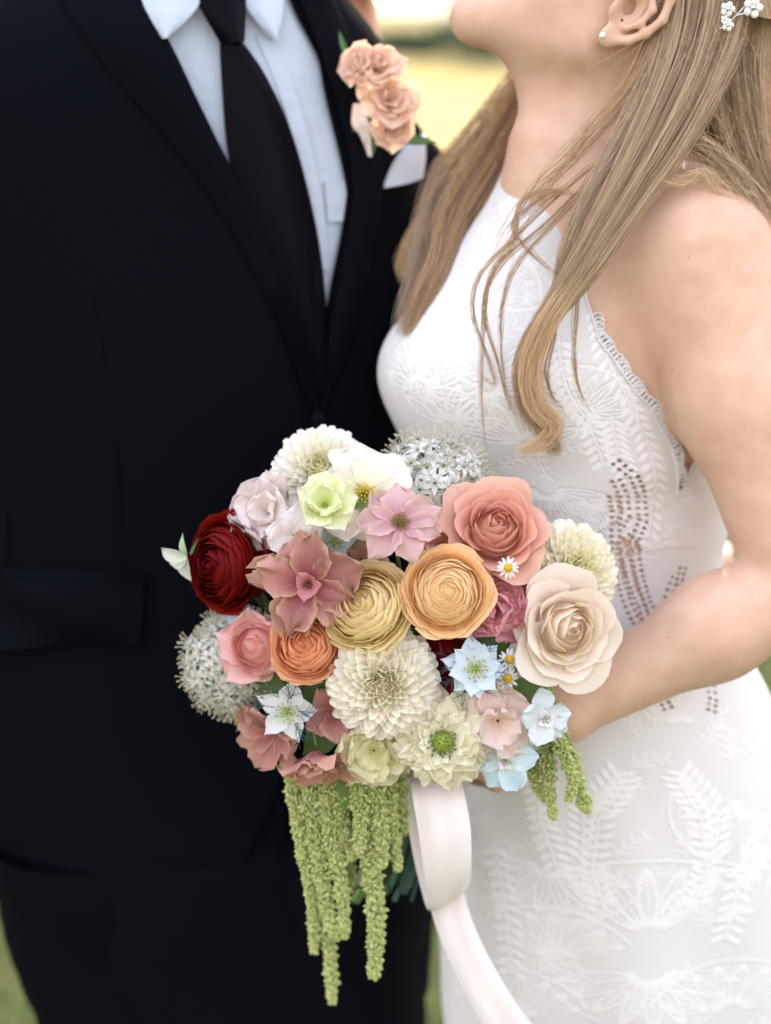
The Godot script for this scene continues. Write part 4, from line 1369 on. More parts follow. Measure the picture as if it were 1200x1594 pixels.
func bride() -> void:
	var o := thing("person", "bride in a white lace halter dress with long loose blonde hair, looking up", "person", Vector3(px(960, 900, -0.27).x, G, -0.27))
	# --- body
	var acc := Acc.new()
	var up := Field.new(Vector3(-0.10, 0.66, -0.46), Vector3(0.47, 1.70, 0.03), 0.006)
	trunk(up, BP, 0.0005, 0.64, px(800, 225, -0.27).y, 0.02)
	var F := Vector3(-0.80, 0.60, 0.0).normalized()
	var U := Vector3(0.60, 0.80, 0.0).normalized()
	var L := Vector3(0, 0, 1)
	var E := px(985, 8, -0.188)
	var H := E - L * 0.074
	head(up, H, F, U, L)
	up.cap(px(893, 300, -0.27), H - F * 0.030 - U * 0.035, 0.056, 0.052, 0.03)
	up.cap(px(862, 262, -0.245), H + F * 0.036 - U * 0.076, 0.030, 0.020, 0.04)
	up.cap(px(935, 225, -0.275), px(1085, 352, -0.215), 0.036, 0.046, 0.05)
	var Sh := px(1094, 392, -0.185)
	var El := px(1246, 905, -0.10)
	var Wr := px(868, 1112, -0.088)
	up.cap(px(940, 320, -0.20), px(1060, 345, -0.175), 0.016, 0.026, 0.06)
	up.cap(px(930, 450, -0.232), Sh + Vector3(-0.012, -0.03, 0.0), 0.045, 0.052, 0.05)
	up.cap(Sh, Sh.lerp(El, 0.45), 0.066, 0.061, 0.035)
	up.cap(Sh.lerp(El, 0.45), El, 0.061, 0.046, 0.03)
	up.cap(El, El.lerp(Wr, 0.35), 0.044, 0.0435, 0.008)
	up.cap(El.lerp(Wr, 0.35), Wr, 0.0435, 0.0265, 0.03)
	var HF := px(742, 1184, -0.095) - Wr
	up.cap(Wr, Wr + HF * 0.3, 0.0275, 0.022, 0.02)
	up.net(acc)
	var bx := box_around([Wr + HF * 0.2, Wr + HF.normalized() * 0.10, Wr + HF.normalized() * 0.13 + Vector3(0, 0, -0.06)], 0.06)
	var hf := Field.new(bx[0], bx[1], 0.0035)
	hand(hf, Wr + HF * 0.08, HF, Vector3(-0.35, -0.1, -1.0), [0.75, 0.95, 0.7], Vector3(0.2, 1, 0))
	hf.net(acc)
	ear(acc, px(974, 17, -0.190), F.rotated(L, 0.05), U.rotated(L, 0.05), (L + F * -0.35).normalized(), 1.14)
	ear(acc, H - L * 0.068, F, U, (-L + F * -0.35).normalized())
	# the far arm, round the groom's back to his shoulder, and the legs
	var S2 := px(790, 360, -0.42)
	var E2 := px(700, 560, -0.66)
	var W2 := px(560, 130, -0.665)
	var fr := Field.new(Vector3(-0.16, 0.98, -0.80), Vector3(0.20, 1.56, -0.36), 0.011)
	fr.cap(px(880, 340, -0.33), S2, 0.05, 0.055, 0.03)
	fr.cap(S2, E2, 0.055, 0.043, 0.03)
	fr.cap(E2, W2, 0.042, 0.027, 0.03)
	fr.net(acc)
	hf = Field.new(W2 + Vector3(-0.13, -0.06, -0.06), W2 + Vector3(0.08, 0.17, 0.16), 0.0045)
	hand(hf, W2, Vector3(-0.25, 1.0, 0.15), Vector3(0.1, 0.1, 1.0), [0.55, 0.5, 0.4], Vector3(-1, 0.3, 0))
	hf.net(acc)
	var lg := Field.new(Vector3(0.0, G, -0.45), Vector3(0.48, 0.72, 0.0), 0.014)
	for s in [-1.0, 1.0]:
		var hx: float = o.position.x + 0.06 + s * 0.075
		lg.cap(Vector3(hx, 0.70, -0.27), Vector3(hx, 0.40, -0.26), 0.075, 0.052, 0.03)
		lg.cap(Vector3(hx, 0.40, -0.26), Vector3(hx, G + 0.09, -0.29), 0.050, 0.034, 0.03)
		lg.cap(Vector3(hx, G + 0.05, -0.30), Vector3(hx - 0.05, G + 0.03, -0.15), 0.032, 0.024, 0.03)
	lg.net(acc)
	wpart(o, "body", acc.mesh(M.skin))
	# --- dress: skirt with the back panel, then the bodice
	var ne := [[258.0, 950.0], [290.0, 945.0], [330.0, 928.0], [400.0, 907.0], [450.0, 912.0], [510.0, 931.0], [548.0, 958.0], [590.0, 985.0], [620.0, 1008.0], [690.0, 1043.0], [752.0, 1052.0]]
	var ynotch := px(1052, 752, -0.22).y
	var thn := dress_th(1050, 752)
	var d := Acc.new()
	var P := PackedVector3Array()
	var T := PackedVector2Array()
	var nu := 121
	var nv := 90
	for j in nv:
		var t := float(j) / (nv - 1)
		for i in nu:
			var th := lerpf(-PI, PI, float(i) / (nu - 1))
			var rise := smoothstep(thn - 0.01, thn + 0.22, th) * 0.030 * (1.0 - smoothstep(2.2, PI, th)) if th > 0 else 0.0
			var top := ynotch + rise
			var y := lerpf(top, G + 0.012, t * t * 0.35 + t * 0.65)
			P.append(dress_at(th, y))
			T.append(dress_uv(th, y))
	d.grid(P, nu, nv, null, T)
	wpart(o, "skirt", d.mesh(M.lace))
	d = Acc.new()
	P = PackedVector3Array()
	T = PackedVector2Array()
	nu = 70
	nv = 80
	var edge := PackedVector3Array()
	for j in nv:
		var r := lerpf(752, 257, float(j) / (nv - 1))
		var thl := dress_th(curve(ne, r), r)
		var thr := curve([[258.0, -2.4], [330.0, -2.2], [420.0, -1.95], [600.0, -2.2], [752.0, -3.14]], r)
		var y0 := px(900, r, -0.20).y if j > 0 else ynotch
		for i in nu:
			var k := float(i) / (nu - 1)
			var th := lerpf(thr, thl, k)
			var y := y0
			if j == nv - 1:
				y -= 0.010 * exp(-pow((k - 0.62) / 0.2, 2))
			P.append(dress_at(th, y))
			T.append(dress_uv(th, y))
		edge.append(dress_at(thl, y0, 0.005))
	d.grid(P, nu, nv, null, T)
	wpart(o, "bodice", d.mesh(M.lace))
	d = Acc.new()
	d.tube(edge, steady(edge.size(), 0.0013), 5)
	for j in range(2, 44):
		var p := edge[j]
		var tg := (edge[j + 1] - edge[j]).normalized()
		var out := tg.cross(Vector3(0.35, 0, 1)).normalized()
		if out.x < 0:
			out = -out
		var loop := PackedVector3Array()
		var rr := 0.0036 + 0.0020 * absf(sin(j * 0.55))
		for k in 9:
			var a := TAU * k / 8.0
			loop.append(p + out * (rr * 0.8 - rr * cos(a)) + tg * rr * 0.75 * sin(a))
		d.tube(loop, steady(9, 0.0011), 4)
	wpart(o, "scalloped_edge", d.mesh(M.trim))
	for q in [[[838, 866], [900, 838], [960, 815], [1030, 790], [1085, 762]], [[880, 905], [940, 878], [1010, 858], [1070, 852], [1112, 858]]]:
		var pp := []
		for k in q:
			var th := dress_th(k[0], k[1])
			pp.append(dress_at(th, px(k[0], k[1], -0.27 + 0.11 * cos(th)).y, 0.0045))
		d = Acc.new()
		d.tube(spline(pp, 30), steady(30, 0.0005), 5)
		wpart(o, "waist_seam", d.mesh(M.seam))
	bride_hair(o)
	# small moles of the shoulder and arm
	for q in [[1072, 401, 0.8], [1047, 575, 0.8], [1180, 638, 0.9], [1042, 992, 0.7], [1003, 1086, 0.8]]:
		var m := Acc.new()
		var z := -0.02
		var p := px(q[0], q[1], z)
		for it in 60:
			p = px(q[0], q[1], z)
			var gi := up.lo_i(p)
			if gi.x < up.nx and gi.y < up.ny and gi.z < up.nz and up.f[(gi.y * up.nz + gi.z) * up.nx + gi.x] < 0.002:
				break
			z -= 0.004
		m.ball(p, Vector3(0.0009, 0.0009, 0.0005) * q[2], 6, 4)
		wpart(o, "mole", m.mesh(M.mole))
	# --- earring and hair pin
	var st := thing("earring", "tiny clear stud earring in the bride's ear lobe", "earring", px(938, 55, -0.176))
	var s := Acc.new()
	s.ball(Vector3.ZERO, Vector3(0.0024, 0.0024, 0.0018), 8, 5)
	part(st, "stone", s.mesh(M.pearl))
	s = Acc.new()
	var ring := PackedVector3Array()
	for k in 11:
		ring.append(Vector3(cos(TAU * k / 10), sin(TAU * k / 10), -0.2) * 0.0026)
	s.tube(ring, steady(11, 0.0005), 4)
	part(st, "setting", s.mesh(M.silver))
	var pin := thing("hair_pin", "silver hair pin with pearl and crystal flowers in the blonde hair", "hair pin", px(1140, 25, -0.150))
	var pc := func(x: float, r: float, z: float) -> Vector3: return px(x, r, z) - pin.position
	s = Acc.new()
	for w in [[[1200, -14, -0.155], [1165, 5, -0.150], [1148, 22, -0.150], [1128, 40, -0.150], [1120, 45, -0.150]], [[1148, 22, -0.150], [1138, 16, -0.148], [1130, 14, -0.148]], [[1146, 24, -0.150], [1170, 18, -0.147], [1180, 10, -0.147]]]:
		var pp := []
		for k in w:
			pp.append(pc.call(k[0], k[1], k[2]))
		s.tube(spline(pp, 9), steady(9, 0.0006), 5)
	part(pin, "wire", s.mesh(M.silver))
	for f in [[1133, 14, 11], [1133, 39, 9], [1172, 12, 15], [1128, 30, 6]]:
		for k in 5:
			s = Acc.new()
			var a := TAU * k / 5
			var rr: float = f[2] * 0.0006
			s.ball(pc.call(f[0], f[1], -0.146) + Vector3(cos(a), sin(a), 0) * rr * 0.62, Vector3(rr * 0.42, rr * 0.42, rr * 0.3), 7, 5)
			part(pin, "pearl", s.mesh(M.pearl))
		s = Acc.new()
		s.ball(pc.call(f[0], f[1], -0.144), Vector3.ONE * f[2] * 0.00018, 6, 4)
		part(pin, "crystal", s.mesh(M.silver))


# a lock of hair: guide points, half widths along it, thickness share, number of strands
func lock(acc: Acc, guide: Array, wid: Array, flat: float, count: int, dark: Color, lightc: Color, wave := 0.003, ends := 0.12, thick := 0.00022) -> void:
	var n := 26
	var C := spline(guide, n)
	var S := PackedVector3Array()
	var D := PackedVector3Array()
	for k in n:
		var t := (C[mini(k + 1, n - 1)] - C[maxi(k - 1, 0)]).normalized()
		var s := t.cross(Vector3(0, 0, 1)).normalized()
		S.append(s)
		D.append(s.cross(t))
	for q in count:
		var a := rng.randf() * TAU
		var r := sqrt(rng.randf())
		var ox := r * cos(a)
		var oy := r * sin(a) * flat
		var k0 := rng.randf_range(0.0, 0.04)
		var k1 := 1.0 - ends * 1.6 * pow(rng.randf(), 1.3)
		var w1 := rng.randf_range(1.0, 2.6)
		var f1 := rng.randf() * TAU
		var f2 := rng.randf() * TAU
		var amp := wave * rng.randf_range(0.3, 1.0)
		# neighbours share a clump, so that darker gaps run along the lock
		var clump := sin(ox * 9.0 + 1.3) * 0.5 + 0.5
		var tone := clampf(0.55 * rng.randf() + 0.45 * clump + oy * 0.15, 0.0, 1.0)
		var col := dark.lerp(lightc, tone)
		var th := thick * rng.randf_range(0.7, 1.3)
		var m := 22
		var base := acc.v.size()
		for j in m:
			var u := lerpf(k0, k1, float(j) / (m - 1))
			var x := u * (n - 1)
			var i := mini(int(x), n - 2)
			var f := x - i
			var w := curve(wid, u)
			var at := C[i].lerp(C[i + 1], f)
			var sd := S[i].lerp(S[i + 1], f)
			var dp := D[i].lerp(D[i + 1], f)
			at += sd * (ox * w + amp * sin(u * 9.0 * w1 + f1) * (0.3 + u)) + dp * (oy * w + amp * 0.7 * sin(u * 8.0 * w1 + f2))
			var rad := th * (1.0 if u < k1 - 0.1 else lerpf(0.25, 1.0, (k1 - u) / 0.1))
			for e in 3:
				var g := TAU * e / 3.0 + f1
				var dir := sd * cos(g) + dp * sin(g)
				acc.v.append(at + dir * rad)
				acc.n.append(dir)
				acc.c.append(col)
				acc.uv.append(Vector2.ZERO)
		for j in m - 1:
			for e in 3:
				var b := base + j * 3 + e
				var c2 := base + j * 3 + (e + 1) % 3
				acc.idx.append_array([b, c2, b + 3, c2, c2 + 3, b + 3])


func bride_hair(o: Node3D) -> void:
	var dk := Color(0.36, 0.20, 0.115)
	var lt := Color(0.97, 0.75, 0.48)
	var ash := Color(0.41, 0.26, 0.18)
	var honey := Color(0.82, 0.56, 0.29)
	var h := Node3D.new()
	h.name = "hair"
	o.add_child(h, true)
	var l := func(g: Array, w: Array, flat: float, n: int, d: Color, c: Color, wave: float, ends: float, called := "lock") -> void:
		var pts := []
		for p in g:
			pts.append(px(p[0], p[1], p[2]))
		var a := Acc.new()
		lock(a, pts, w, flat, n, d, c, wave, ends)
		wpart(h, called, a.mesh(M.hair))
	# the mass behind the ear that comes over the shoulder to the front
	l.call([[1080, -90, -0.21], [1082, 0, -0.200], [1046, 110, -0.175], [990, 215, -0.152], [930, 310, -0.135], [892, 400, -0.128], [872, 478, -0.128]], [[0.0, 0.034], [0.2, 0.031], [0.4, 0.026], [0.6, 0.019], [0.75, 0.015], [0.9, 0.012], [1.0, 0.009]], 0.22, 800, ash, lt, 0.003, 0.10)
	l.call([[1110, -90, -0.21], [1110, 0, -0.190], [1080, 110, -0.163], [1020, 230, -0.135], [960, 330, -0.118], [905, 420, -0.110], [855, 490, -0.108], [818, 560, -0.108], [818, 620, -0.108], [848, 665, -0.110], [868, 712, -0.112]], [[0.0, 0.046], [0.25, 0.031], [0.4, 0.020], [0.5, 0.015], [0.6, 0.010], [0.75, 0.009], [0.9, 0.010], [1.0, 0.007]], 0.3, 800, dk, lt, 0.003, 0.12)
	l.call([[905, 425, -0.112], [850, 505, -0.102], [826, 575, -0.100], [834, 630, -0.100], [862, 660, -0.102], [845, 690, -0.104], [800, 706, -0.108]], [[0.0, 0.010], [0.4, 0.012], [0.7, 0.010], [1.0, 0.006]], 0.4, 170, honey, lt, 0.002, 0.2)
	# thinner strands in front of it
	l.call([[1018, 60, -0.185], [975, 140, -0.165], [900, 230, -0.158], [845, 290, -0.150], [800, 350, -0.140], [775, 420, -0.134]], [[0.0, 0.012], [0.5, 0.010], [1.0, 0.010]], 0.3, 60, dk, honey, 0.004, 0.35)
	var loose := [[[930, 250, -0.15], [860, 310, -0.145], [790, 380, -0.135], [745, 430, -0.13], [736, 490, -0.13], [760, 560, -0.128], [770, 600, -0.128], [738, 572, -0.126]], [[940, 260, -0.15], [850, 350, -0.14], [790, 400, -0.135], [758, 450, -0.13], [756, 500, -0.13], [775, 560, -0.128], [800, 640, -0.128], [850, 690, -0.128]], [[930, 270, -0.148], [860, 350, -0.138], [805, 410, -0.132], [782, 470, -0.13], [780, 540, -0.13], [790, 600, -0.13]], [[880, 290, -0.145], [815, 330, -0.14], [800, 360, -0.138], [850, 415, -0.128], [880, 440, -0.118]], [[900, 300, -0.14], [830, 300, -0.14], [805, 330, -0.138], [800, 380, -0.135], [760, 440, -0.13], [748, 600, -0.13], [760, 720, -0.13]], [[865, 440, -0.12], [862, 520, -0.118], [850, 580, -0.118], [862, 620, -0.12], [880, 640, -0.12]], [[900, 400, -0.11], [895, 500, -0.11], [893, 560, -0.11], [905, 620, -0.112], [925, 645, -0.112]]]
	for g in loose:
		l.call(g, [[0.0, 0.004], [0.4, 0.0028], [0.8, 0.0020], [1.0, 0.0015]], 0.6, 16, dk, honey, 0.0015, 0.2)
	# behind the shoulder, lit from behind
	l.call([[1110, -90, -0.22], [1140, 0, -0.21], [1150, 120, -0.20], [1170, 230, -0.20], [1215, 330, -0.20], [1250, 440, -0.22]], [[0.0, 0.05], [0.4, 0.032], [0.7, 0.022], [1.0, 0.02]], 0.3, 420, ash, lt, 0.003, 0.1)
	l.call([[1150, -90, -0.25], [1185, 0, -0.245], [1195, 150, -0.25], [1210, 300, -0.26], [1230, 450, -0.28], [1240, 620, -0.30]], [[0.0, 0.05], [0.4, 0.036], [1.0, 0.03]], 0.5, 620, honey, Color(0.95, 0.78, 0.50), 0.003, 0.1)
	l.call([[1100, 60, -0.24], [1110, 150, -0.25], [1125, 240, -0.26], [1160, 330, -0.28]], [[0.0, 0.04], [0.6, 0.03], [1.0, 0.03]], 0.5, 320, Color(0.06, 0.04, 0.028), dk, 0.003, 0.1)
	l.call([[1050, -60, -0.30], [1080, 100, -0.335], [1105, 300, -0.375], [1120, 620, -0.40]], [[0.0, 0.07], [0.5, 0.07], [1.0, 0.05]], 0.35, 700, dk, lt, 0.003, 0.12)
	# over the shoulder blade, crossing the skin
	l.call([[1000, 262, -0.135], [1040, 222, -0.150], [1085, 225, -0.150], [1130, 262, -0.150], [1180, 320, -0.155], [1220, 370, -0.165]], [[0.0, 0.006], [0.4, 0.011], [0.7, 0.012], [1.0, 0.012]], 0.3, 120, Color(0.38, 0.26, 0.16), lt, 0.004, 0.2)
	l.call([[1005, 275, -0.128], [1050, 285, -0.132], [1090, 275, -0.138], [1120, 290, -0.142], [1190, 345, -0.155]], [[0.0, 0.004], [0.5, 0.005], [1.0, 0.006]], 0.3, 30, honey, lt, 0.006, 0.2, "loose_strands")
	# the far side of the neck, down over the dress
	l.call([[880, 60, -0.36], [830, 140, -0.35], [770, 220, -0.345], [715, 290, -0.335], [682, 370, -0.290], [655, 440, -0.250], [624, 524, -0.222]], [[0.0, 0.03], [0.3, 0.034], [0.5, 0.036], [0.75, 0.022], [1.0, 0.009]], 0.4, 520, dk, Color(0.70, 0.54, 0.38), 0.004, 0.12)
	l.call([[860, 90, -0.34], [805, 180, -0.335], [760, 260, -0.315], [712, 340, -0.285], [690, 420, -0.240], [655, 480, -0.225], [630, 528, -0.215]], [[0.0, 0.02], [0.4, 0.026], [0.7, 0.018], [1.0, 0.008]], 0.4, 360, ash, honey, 0.004, 0.14)
	l.call([[760, 230, -0.33], [690, 300, -0.325], [650, 360, -0.32], [628, 410, -0.315], [632, 440, -0.31]], [[0.0, 0.018], [0.6, 0.010], [1.0, 0.005]], 0.4, 80, honey, lt, 0.005, 0.3)
	# the crown, above the picture
	var top := Acc.new()
	var H := px(985, 8, -0.188) - Vector3(0, 0, 0.074)
	for q in 900:
		var a := rng.randf_range(-1.5, 1.5)
		var b := rng.randf_range(0.15, 1.0)
		var pts := []
		for k in 5:
			var t := k / 4.0
			var ang := lerpf(0.55, 3.3, t)
			var rr := Vector3(cos(ang) * 0.108 * -0.8, sin(ang) * 0.105, 0)
			pts.append(H + Vector3(0.035, 0.045, 0) + rr * cos(a * 0.9) + Vector3(0.05 * t, -0.05 * t * t, sin(a) * (0.086 + 0.01 * t)))
		var tone := dk.lerp(lt, rng.randf() * 0.8)
		top.tube(spline(pts, 10), steady(10, 0.0004), 3, tone)
	wpart(h, "crown", top.mesh(M.hair))
	# wisps
	var w := Acc.new()
	for q in 110:
		var x := rng.randf_range(1010, 1190)
		var y := rng.randf_range(20, 330)
		var a := rng.randf_range(0.4, 2.6)
		var len_ := rng.randf_range(60, 190)
		var b := rng.randf_range(-0.9, 0.9)
		var pts := []
		for k in 4:
			var t := k / 3.0
			pts.append(px(x + cos(a + b * t) * len_ * t, y + sin(a + b * t) * len_ * t, -0.135 - 0.02 * rng.randf()))
		w.tube(spline(pts, 9), steady(9, 0.00010), 3, dk.lerp(lt, rng.randf_range(0.3, 1.0)))
	wpart(h, "wisps", w.mesh(M.hair))


# ---------------------------------------------------------------- groom
var GP := Prof.new()


func groom_profile() -> void:
	var z := -0.43
	row(GP, -75, 150, 500, 0.075, z)
	row(GP, -45, 40, 520, 0.095, z)
	row(GP, 0, -60, 548, 0.112, z)
	row(GP, 50, -120, 585, 0.126, z)
	row(GP, 120, -150, 622, 0.136, z)
	row(GP, 220, -150, 645, 0.145, z)
	row(GP, 350, -135, 662, 0.152, z)
	row(GP, 500, -115, 674, 0.155, z)
	row(GP, 660, -95, 676, 0.152, z)
	row(GP, 820, -80, 680, 0.148, z)
	row(GP, 1000, -70, 686, 0.148, z)
	row(GP, 1200, -50, 690, 0.152, z)
	row(GP, 1340, -18, 688, 0.156, z)
	row(GP, 1430, 4, 676, 0.154, z)
	row(GP, 1500, 26, 673, 0.152, z)
	row(GP, 1594, 62, 672, 0.148, z)
	row(GP, 1760, 90, 670, 0.140, z)


func gsurf(th: float, y: float, off := 0.0) -> Vector3:
	var s := GP.at(y)
	var k := off
	# drag folds below the pocket and a gentle unevenness of the cloth
	k += 0.0075 * sin(y * 55.0 + th * 6.0 + 1.0) * exp(-pow((y - 0.84) / 0.09, 2)) * exp(-pow((th + 0.55) / 0.5, 2))
	k += 0.022 * exp(-pow((y - 0.765 - (th + 0.9) * 0.14) / 0.036, 2)) * exp(-pow((th + 0.75) / 0.42, 2))
	k += 0.013 * exp(-pow((y - 0.865 - (th + 0.6) * 0.09) / 0.030, 2)) * exp(-pow((th + 0.5) / 0.45, 2))
	k += 0.016 * exp(-pow((y - 0.675 - (th + 0.9) * 0.16) / 0.028, 2)) * exp(-pow((th + 0.75) / 0.4, 2))
	k += 0.0012 * sin(th * 7.0 + y * 9.0) + 0.0015 * sin(th * 3.0 - y * 21.0)
	return Vector3(s[1] + (s[2] + k) * sin(th), y, s[4] + (s[3] + k) * cos(th))


func gth(x: float, r: float, off := 0.0) -> Vector2:  # x: angle, y: height of a seen point on the jacket
	var z := -0.30
	var th := 0.0
	var p := Vector3.ZERO
	for k in 7:
		p = px(x, r, z)
		var s := GP.at(p.y)
		th = asin(clampf((p.x - s[1]) / (s[2] + off), -0.999, 0.999))
		z = s[4] + (s[3] + off) * cos(th)
	return Vector2(th, p.y)


func gp(x: float, r: float, off := 0.0) -> Vector3:
	var q := gth(x, r, off)
	return gsurf(q.x, q.y, off)


# a panel of cloth with thickness between two outlines drawn down its left and right edge
func panel(acc: Acc, left: Array, right: Array, off0: float, off1: float, n := 30, nw := 9, bulge := 0.0, thick := 0.0025) -> void:
	var lp := []
	var rp := []
	for p in left:
		lp.append(Vector3(p[0], p[1], 0))
	for p in right:
		rp.append(Vector3(p[0], p[1], 0))
	var a := spline(lp, n)
	var b := spline(rp, n)
	var P := PackedVector3Array()
	var Q := PackedVector3Array()
	for k in n:
		for i in nw:
			var t := float(i) / (nw - 1)
			var p := a[k].lerp(b[k], t)
			var q := gth(p.x, p.y)
			var off := lerpf(off0, off1, t) + bulge * sin(PI * t)
			P.append(gsurf(q.x, q.y, off))
			Q.append(gsurf(q.x, q.y, off - thick))
	acc.grid(P, nw, n)
	var R := PackedVector3Array()
	for k in n:
		for i in nw:
			R.append(Q[k * nw + nw - 1 - i])
	acc.grid(R, nw, n)
	for e in [0, nw - 1]:
		var G := PackedVector3Array()
		for k in n:
			G.append(Q[k * nw + e] if e == 0 else P[k * nw + e])
			G.append(P[k * nw + e] if e == 0 else Q[k * nw + e])
		acc.grid(G, 2, n)
	for e in [0, n - 1]:
		var G := PackedVector3Array()
		for i in nw:
			G.append(P[e * nw + i] if e == 0 else Q[e * nw + i])
		for i in nw:
			G.append(Q[e * nw + i] if e == 0 else P[e * nw + i])
		acc.grid(G, nw, 2)


func sleeve(path: Array, radii: Array, n := 30) -> Acc:
	var a := Acc.new()
	var c := spline(path, n)
	var P := PackedVector3Array()
	var sd := Vector3.ZERO
	for k in n:
		var t := (c[mini(k + 1, n - 1)] - c[maxi(k - 1, 0)]).normalized()
		if k == 0:
			sd = t.cross(Vector3(0, 0, 1)).normalized()
		sd = (sd - t * sd.dot(t)).normalized()
		var up := t.cross(sd)
		var r := curve(radii, float(k) / (n - 1))
		for i in 25:
			var g := TAU * i / 24.0
			var q := r * (1.0 + 0.035 * sin(k * 1.1 + 2.0 * g) + 0.02 * sin(k * 2.3 - g * 3.0))
			P.append(c[k] + (sd * cos(g) + up * sin(g)) * q)
	a.grid(P, 25, n, null, null, true)
	return a


func groom() -> void:
	groom_profile()
	var o := thing("person", "groom in a black suit, white shirt and black tie, standing close to the bride", "person", Vector3(GP.at(0.9)[1], G, -0.43))
	var cx := o.position.x
	# body
	var acc := Acc.new()
	var f := Field.new(Vector3(-0.62, G, -0.66), Vector3(0.15, 1.86, -0.20), 0.014)
	trunk(f, GP, 0.022, 0.70, px(300, -60, -0.43).y)
	var nb := px(385, -5, -0.42)
	var H := nb + Vector3(0.045, 0.16, 0.0)
	var F := Vector3(0.86, -0.22, 0.40).normalized()
	var L := Vector3.UP.cross(F).normalized()
	head(f, H, F, F.cross(L).normalized() * 1.0, L, 1.04)
	f.cap(nb + Vector3(0, -0.06, -0.01), H + Vector3(-0.02, -0.05, -0.01), 0.064, 0.058, 0.02)
	for s in [-1.0, 1.0]:
		var hx: float = cx + s * 0.11
		f.cap(Vector3(hx, 0.80, -0.43), Vector3(hx, 0.42, -0.42), 0.085, 0.058, 0.03)
		f.cap(Vector3(hx, 0.42, -0.42), Vector3(hx, G + 0.09, -0.45), 0.055, 0.038, 0.03)
		f.cap(Vector3(hx, G + 0.05, -0.46), Vector3(hx + 0.02, G + 0.035, -0.28), 0.036, 0.028, 0.03)
	f.net(acc)
	var W1 := px(965, 890, -0.475)
	var hf := Field.new(W1 + Vector3(-0.05, -0.10, -0.06), W1 + Vector3(0.16, 0.10, 0.16), 0.004)
	hf.cap(W1 + Vector3(-0.04, 0.0, -0.01), W1, 0.028, 0.026, 0.01)
	hand(hf, W1, Vector3(1.0, 0.12, 0.25), Vector3(-0.25, -0.1, 1.0), [0.6, 0.9, 0.6], Vector3(0, 1, 0.2), 1.06)
	hf.net(acc)
	var W3 := px(-190, 1160, -0.40)
	hf = Field.new(W3 - Vector3(0.10, 0.22, 0.09), W3 + Vector3(0.10, 0.09, 0.09), 0.005)
	hf.cap(W3 + Vector3(0, 0.10, 0), W3, 0.030, 0.026, 0.01)
	hand(hf, W3, Vector3(0.12, -1, 0.1), Vector3(1, 0, 0), [0.3, 0.4, 0.3], Vector3(0.1, 0, 1), 1.05)
	hf.net(acc)
	ear(acc, H + L * 0.074, F, Vector3.UP, (L - F * 0.35).normalized(), 1.1)
	ear(acc, H - L * 0.074, F, Vector3.UP, (-L - F * 0.35).normalized(), 1.1)
	wpart(o, "body", acc.mesh(M.hand_skin))
	var hr := Acc.new()
	for q in 1400:
		var d := Vector3(rng.randfn(), absf(rng.randfn()) + 0.15, rng.randfn()).normalized()
		if d.dot(F) > 0.55:
			continue
		var p := H + Vector3(0, 0.045, 0) - F * 0.018 + d * Vector3(0.092, 0.098, 0.092)
		hr.tube(PackedVector3Array([p, p + d * 0.012 - F * 0.012, p + d * 0.012 - F * 0.026 + Vector3(0, -0.012, 0)]), taper(3, 0.0010, 0.0004), 3, Color(0.05, 0.03, 0.02))
	wpart(o, "hair", hr.mesh(M.hair))
	# shirt
	var a := Acc.new()
	var P := PackedVector3Array()
	for j in 50:
		var r := lerpf(-40, 720, j / 49.0)
		var c := gth(lerpf(395, 490, clampf(r / 600.0, 0, 1)), r)
		for i in 41:
			var k := 2.0 * i / 40 - 1.0
			var p := gsurf(clampf(c.x + k * 0.85, -1.5, 1.5), c.y, -0.006 + 0.0025 * sin(k * 9.0 + r * 0.012) * sin(r * 0.01))
			P.append(p)
	a.grid(P, 41, 50)
	wpart(o, "shirt", a.mesh(M.shirt))
	a = Acc.new()
	panel(a, [[400, 55], [440, 150], [478, 290], [498, 420]], [[428, 60], [470, 160], [502, 300], [512, 420]], -0.0025, -0.0025, 24, 5, 0.0, 0.002)
	wpart(o, "shirt_placket", a.mesh(M.shirt))
	a = Acc.new()
	panel(a, [[508, 284], [512, 345]], [[545, 282], [545, 345]], -0.002, -0.002, 8, 6, 0.0, 0.002)
	wpart(o, "shirt_pocket", a.mesh(M.shirt))
	for s in [[[[212, -60], [224, 5], [252, 60]], [[312, -60], [306, 5], [262, 58]]], [[[352, -60], [374, 5], [416, 64]], [[432, -60], [428, 20], [422, 60]]]]:
		a = Acc.new()
		panel(a, s[0], s[1], 0.010, 0.014, 18, 7, 0.006, 0.003)
		wpart(o, "collar", a.mesh(M.shirt))
	a = Acc.new()
	var ring := PackedVector3Array()
	for k in 33:
		var g := TAU * k / 32.0
		for w in 2:
			ring.append(nb + Vector3(sin(g) * 0.068, -0.035 + 0.045 * w - 0.025 * cos(g), cos(g) * 0.072 - 0.005))
	a.grid(ring, 2, 33)
	wpart(o, "collar_band", a.mesh(M.shirt))
	# tie
	a = Acc.new()
	panel(a, [[340, 66], [343, 120], [354, 240], [388, 380], [430, 500], [480, 640]], [[372, 62], [412, 120], [452, 210], [482, 330], [498, 440], [506, 560]], 0.006, 0.006, 40, 15, 0.010, 0.004)
	wpart(o, "tie", a.mesh(M.tie))
	a = Acc.new()
	panel(a, [[286, -40], [304, 5], [338, 66]], [[376, -40], [375, 5], [374, 64]], 0.012, 0.012, 18, 11, 0.014, 0.004)
	wpart(o, "tie_knot", a.mesh(M.tie))
	# jacket: one sheet from the left front edge round the back to the right front edge
	var el := [[-80.0, 205.0], [0.0, 222.0], [60.0, 258.0], [150.0, 300.0], [264.0, 355.0], [410.0, 430.0], [540.0, 478.0], [640.0, 492.0], [900.0, 490.0], [1200.0, 440.0], [1345.0, 380.0]]
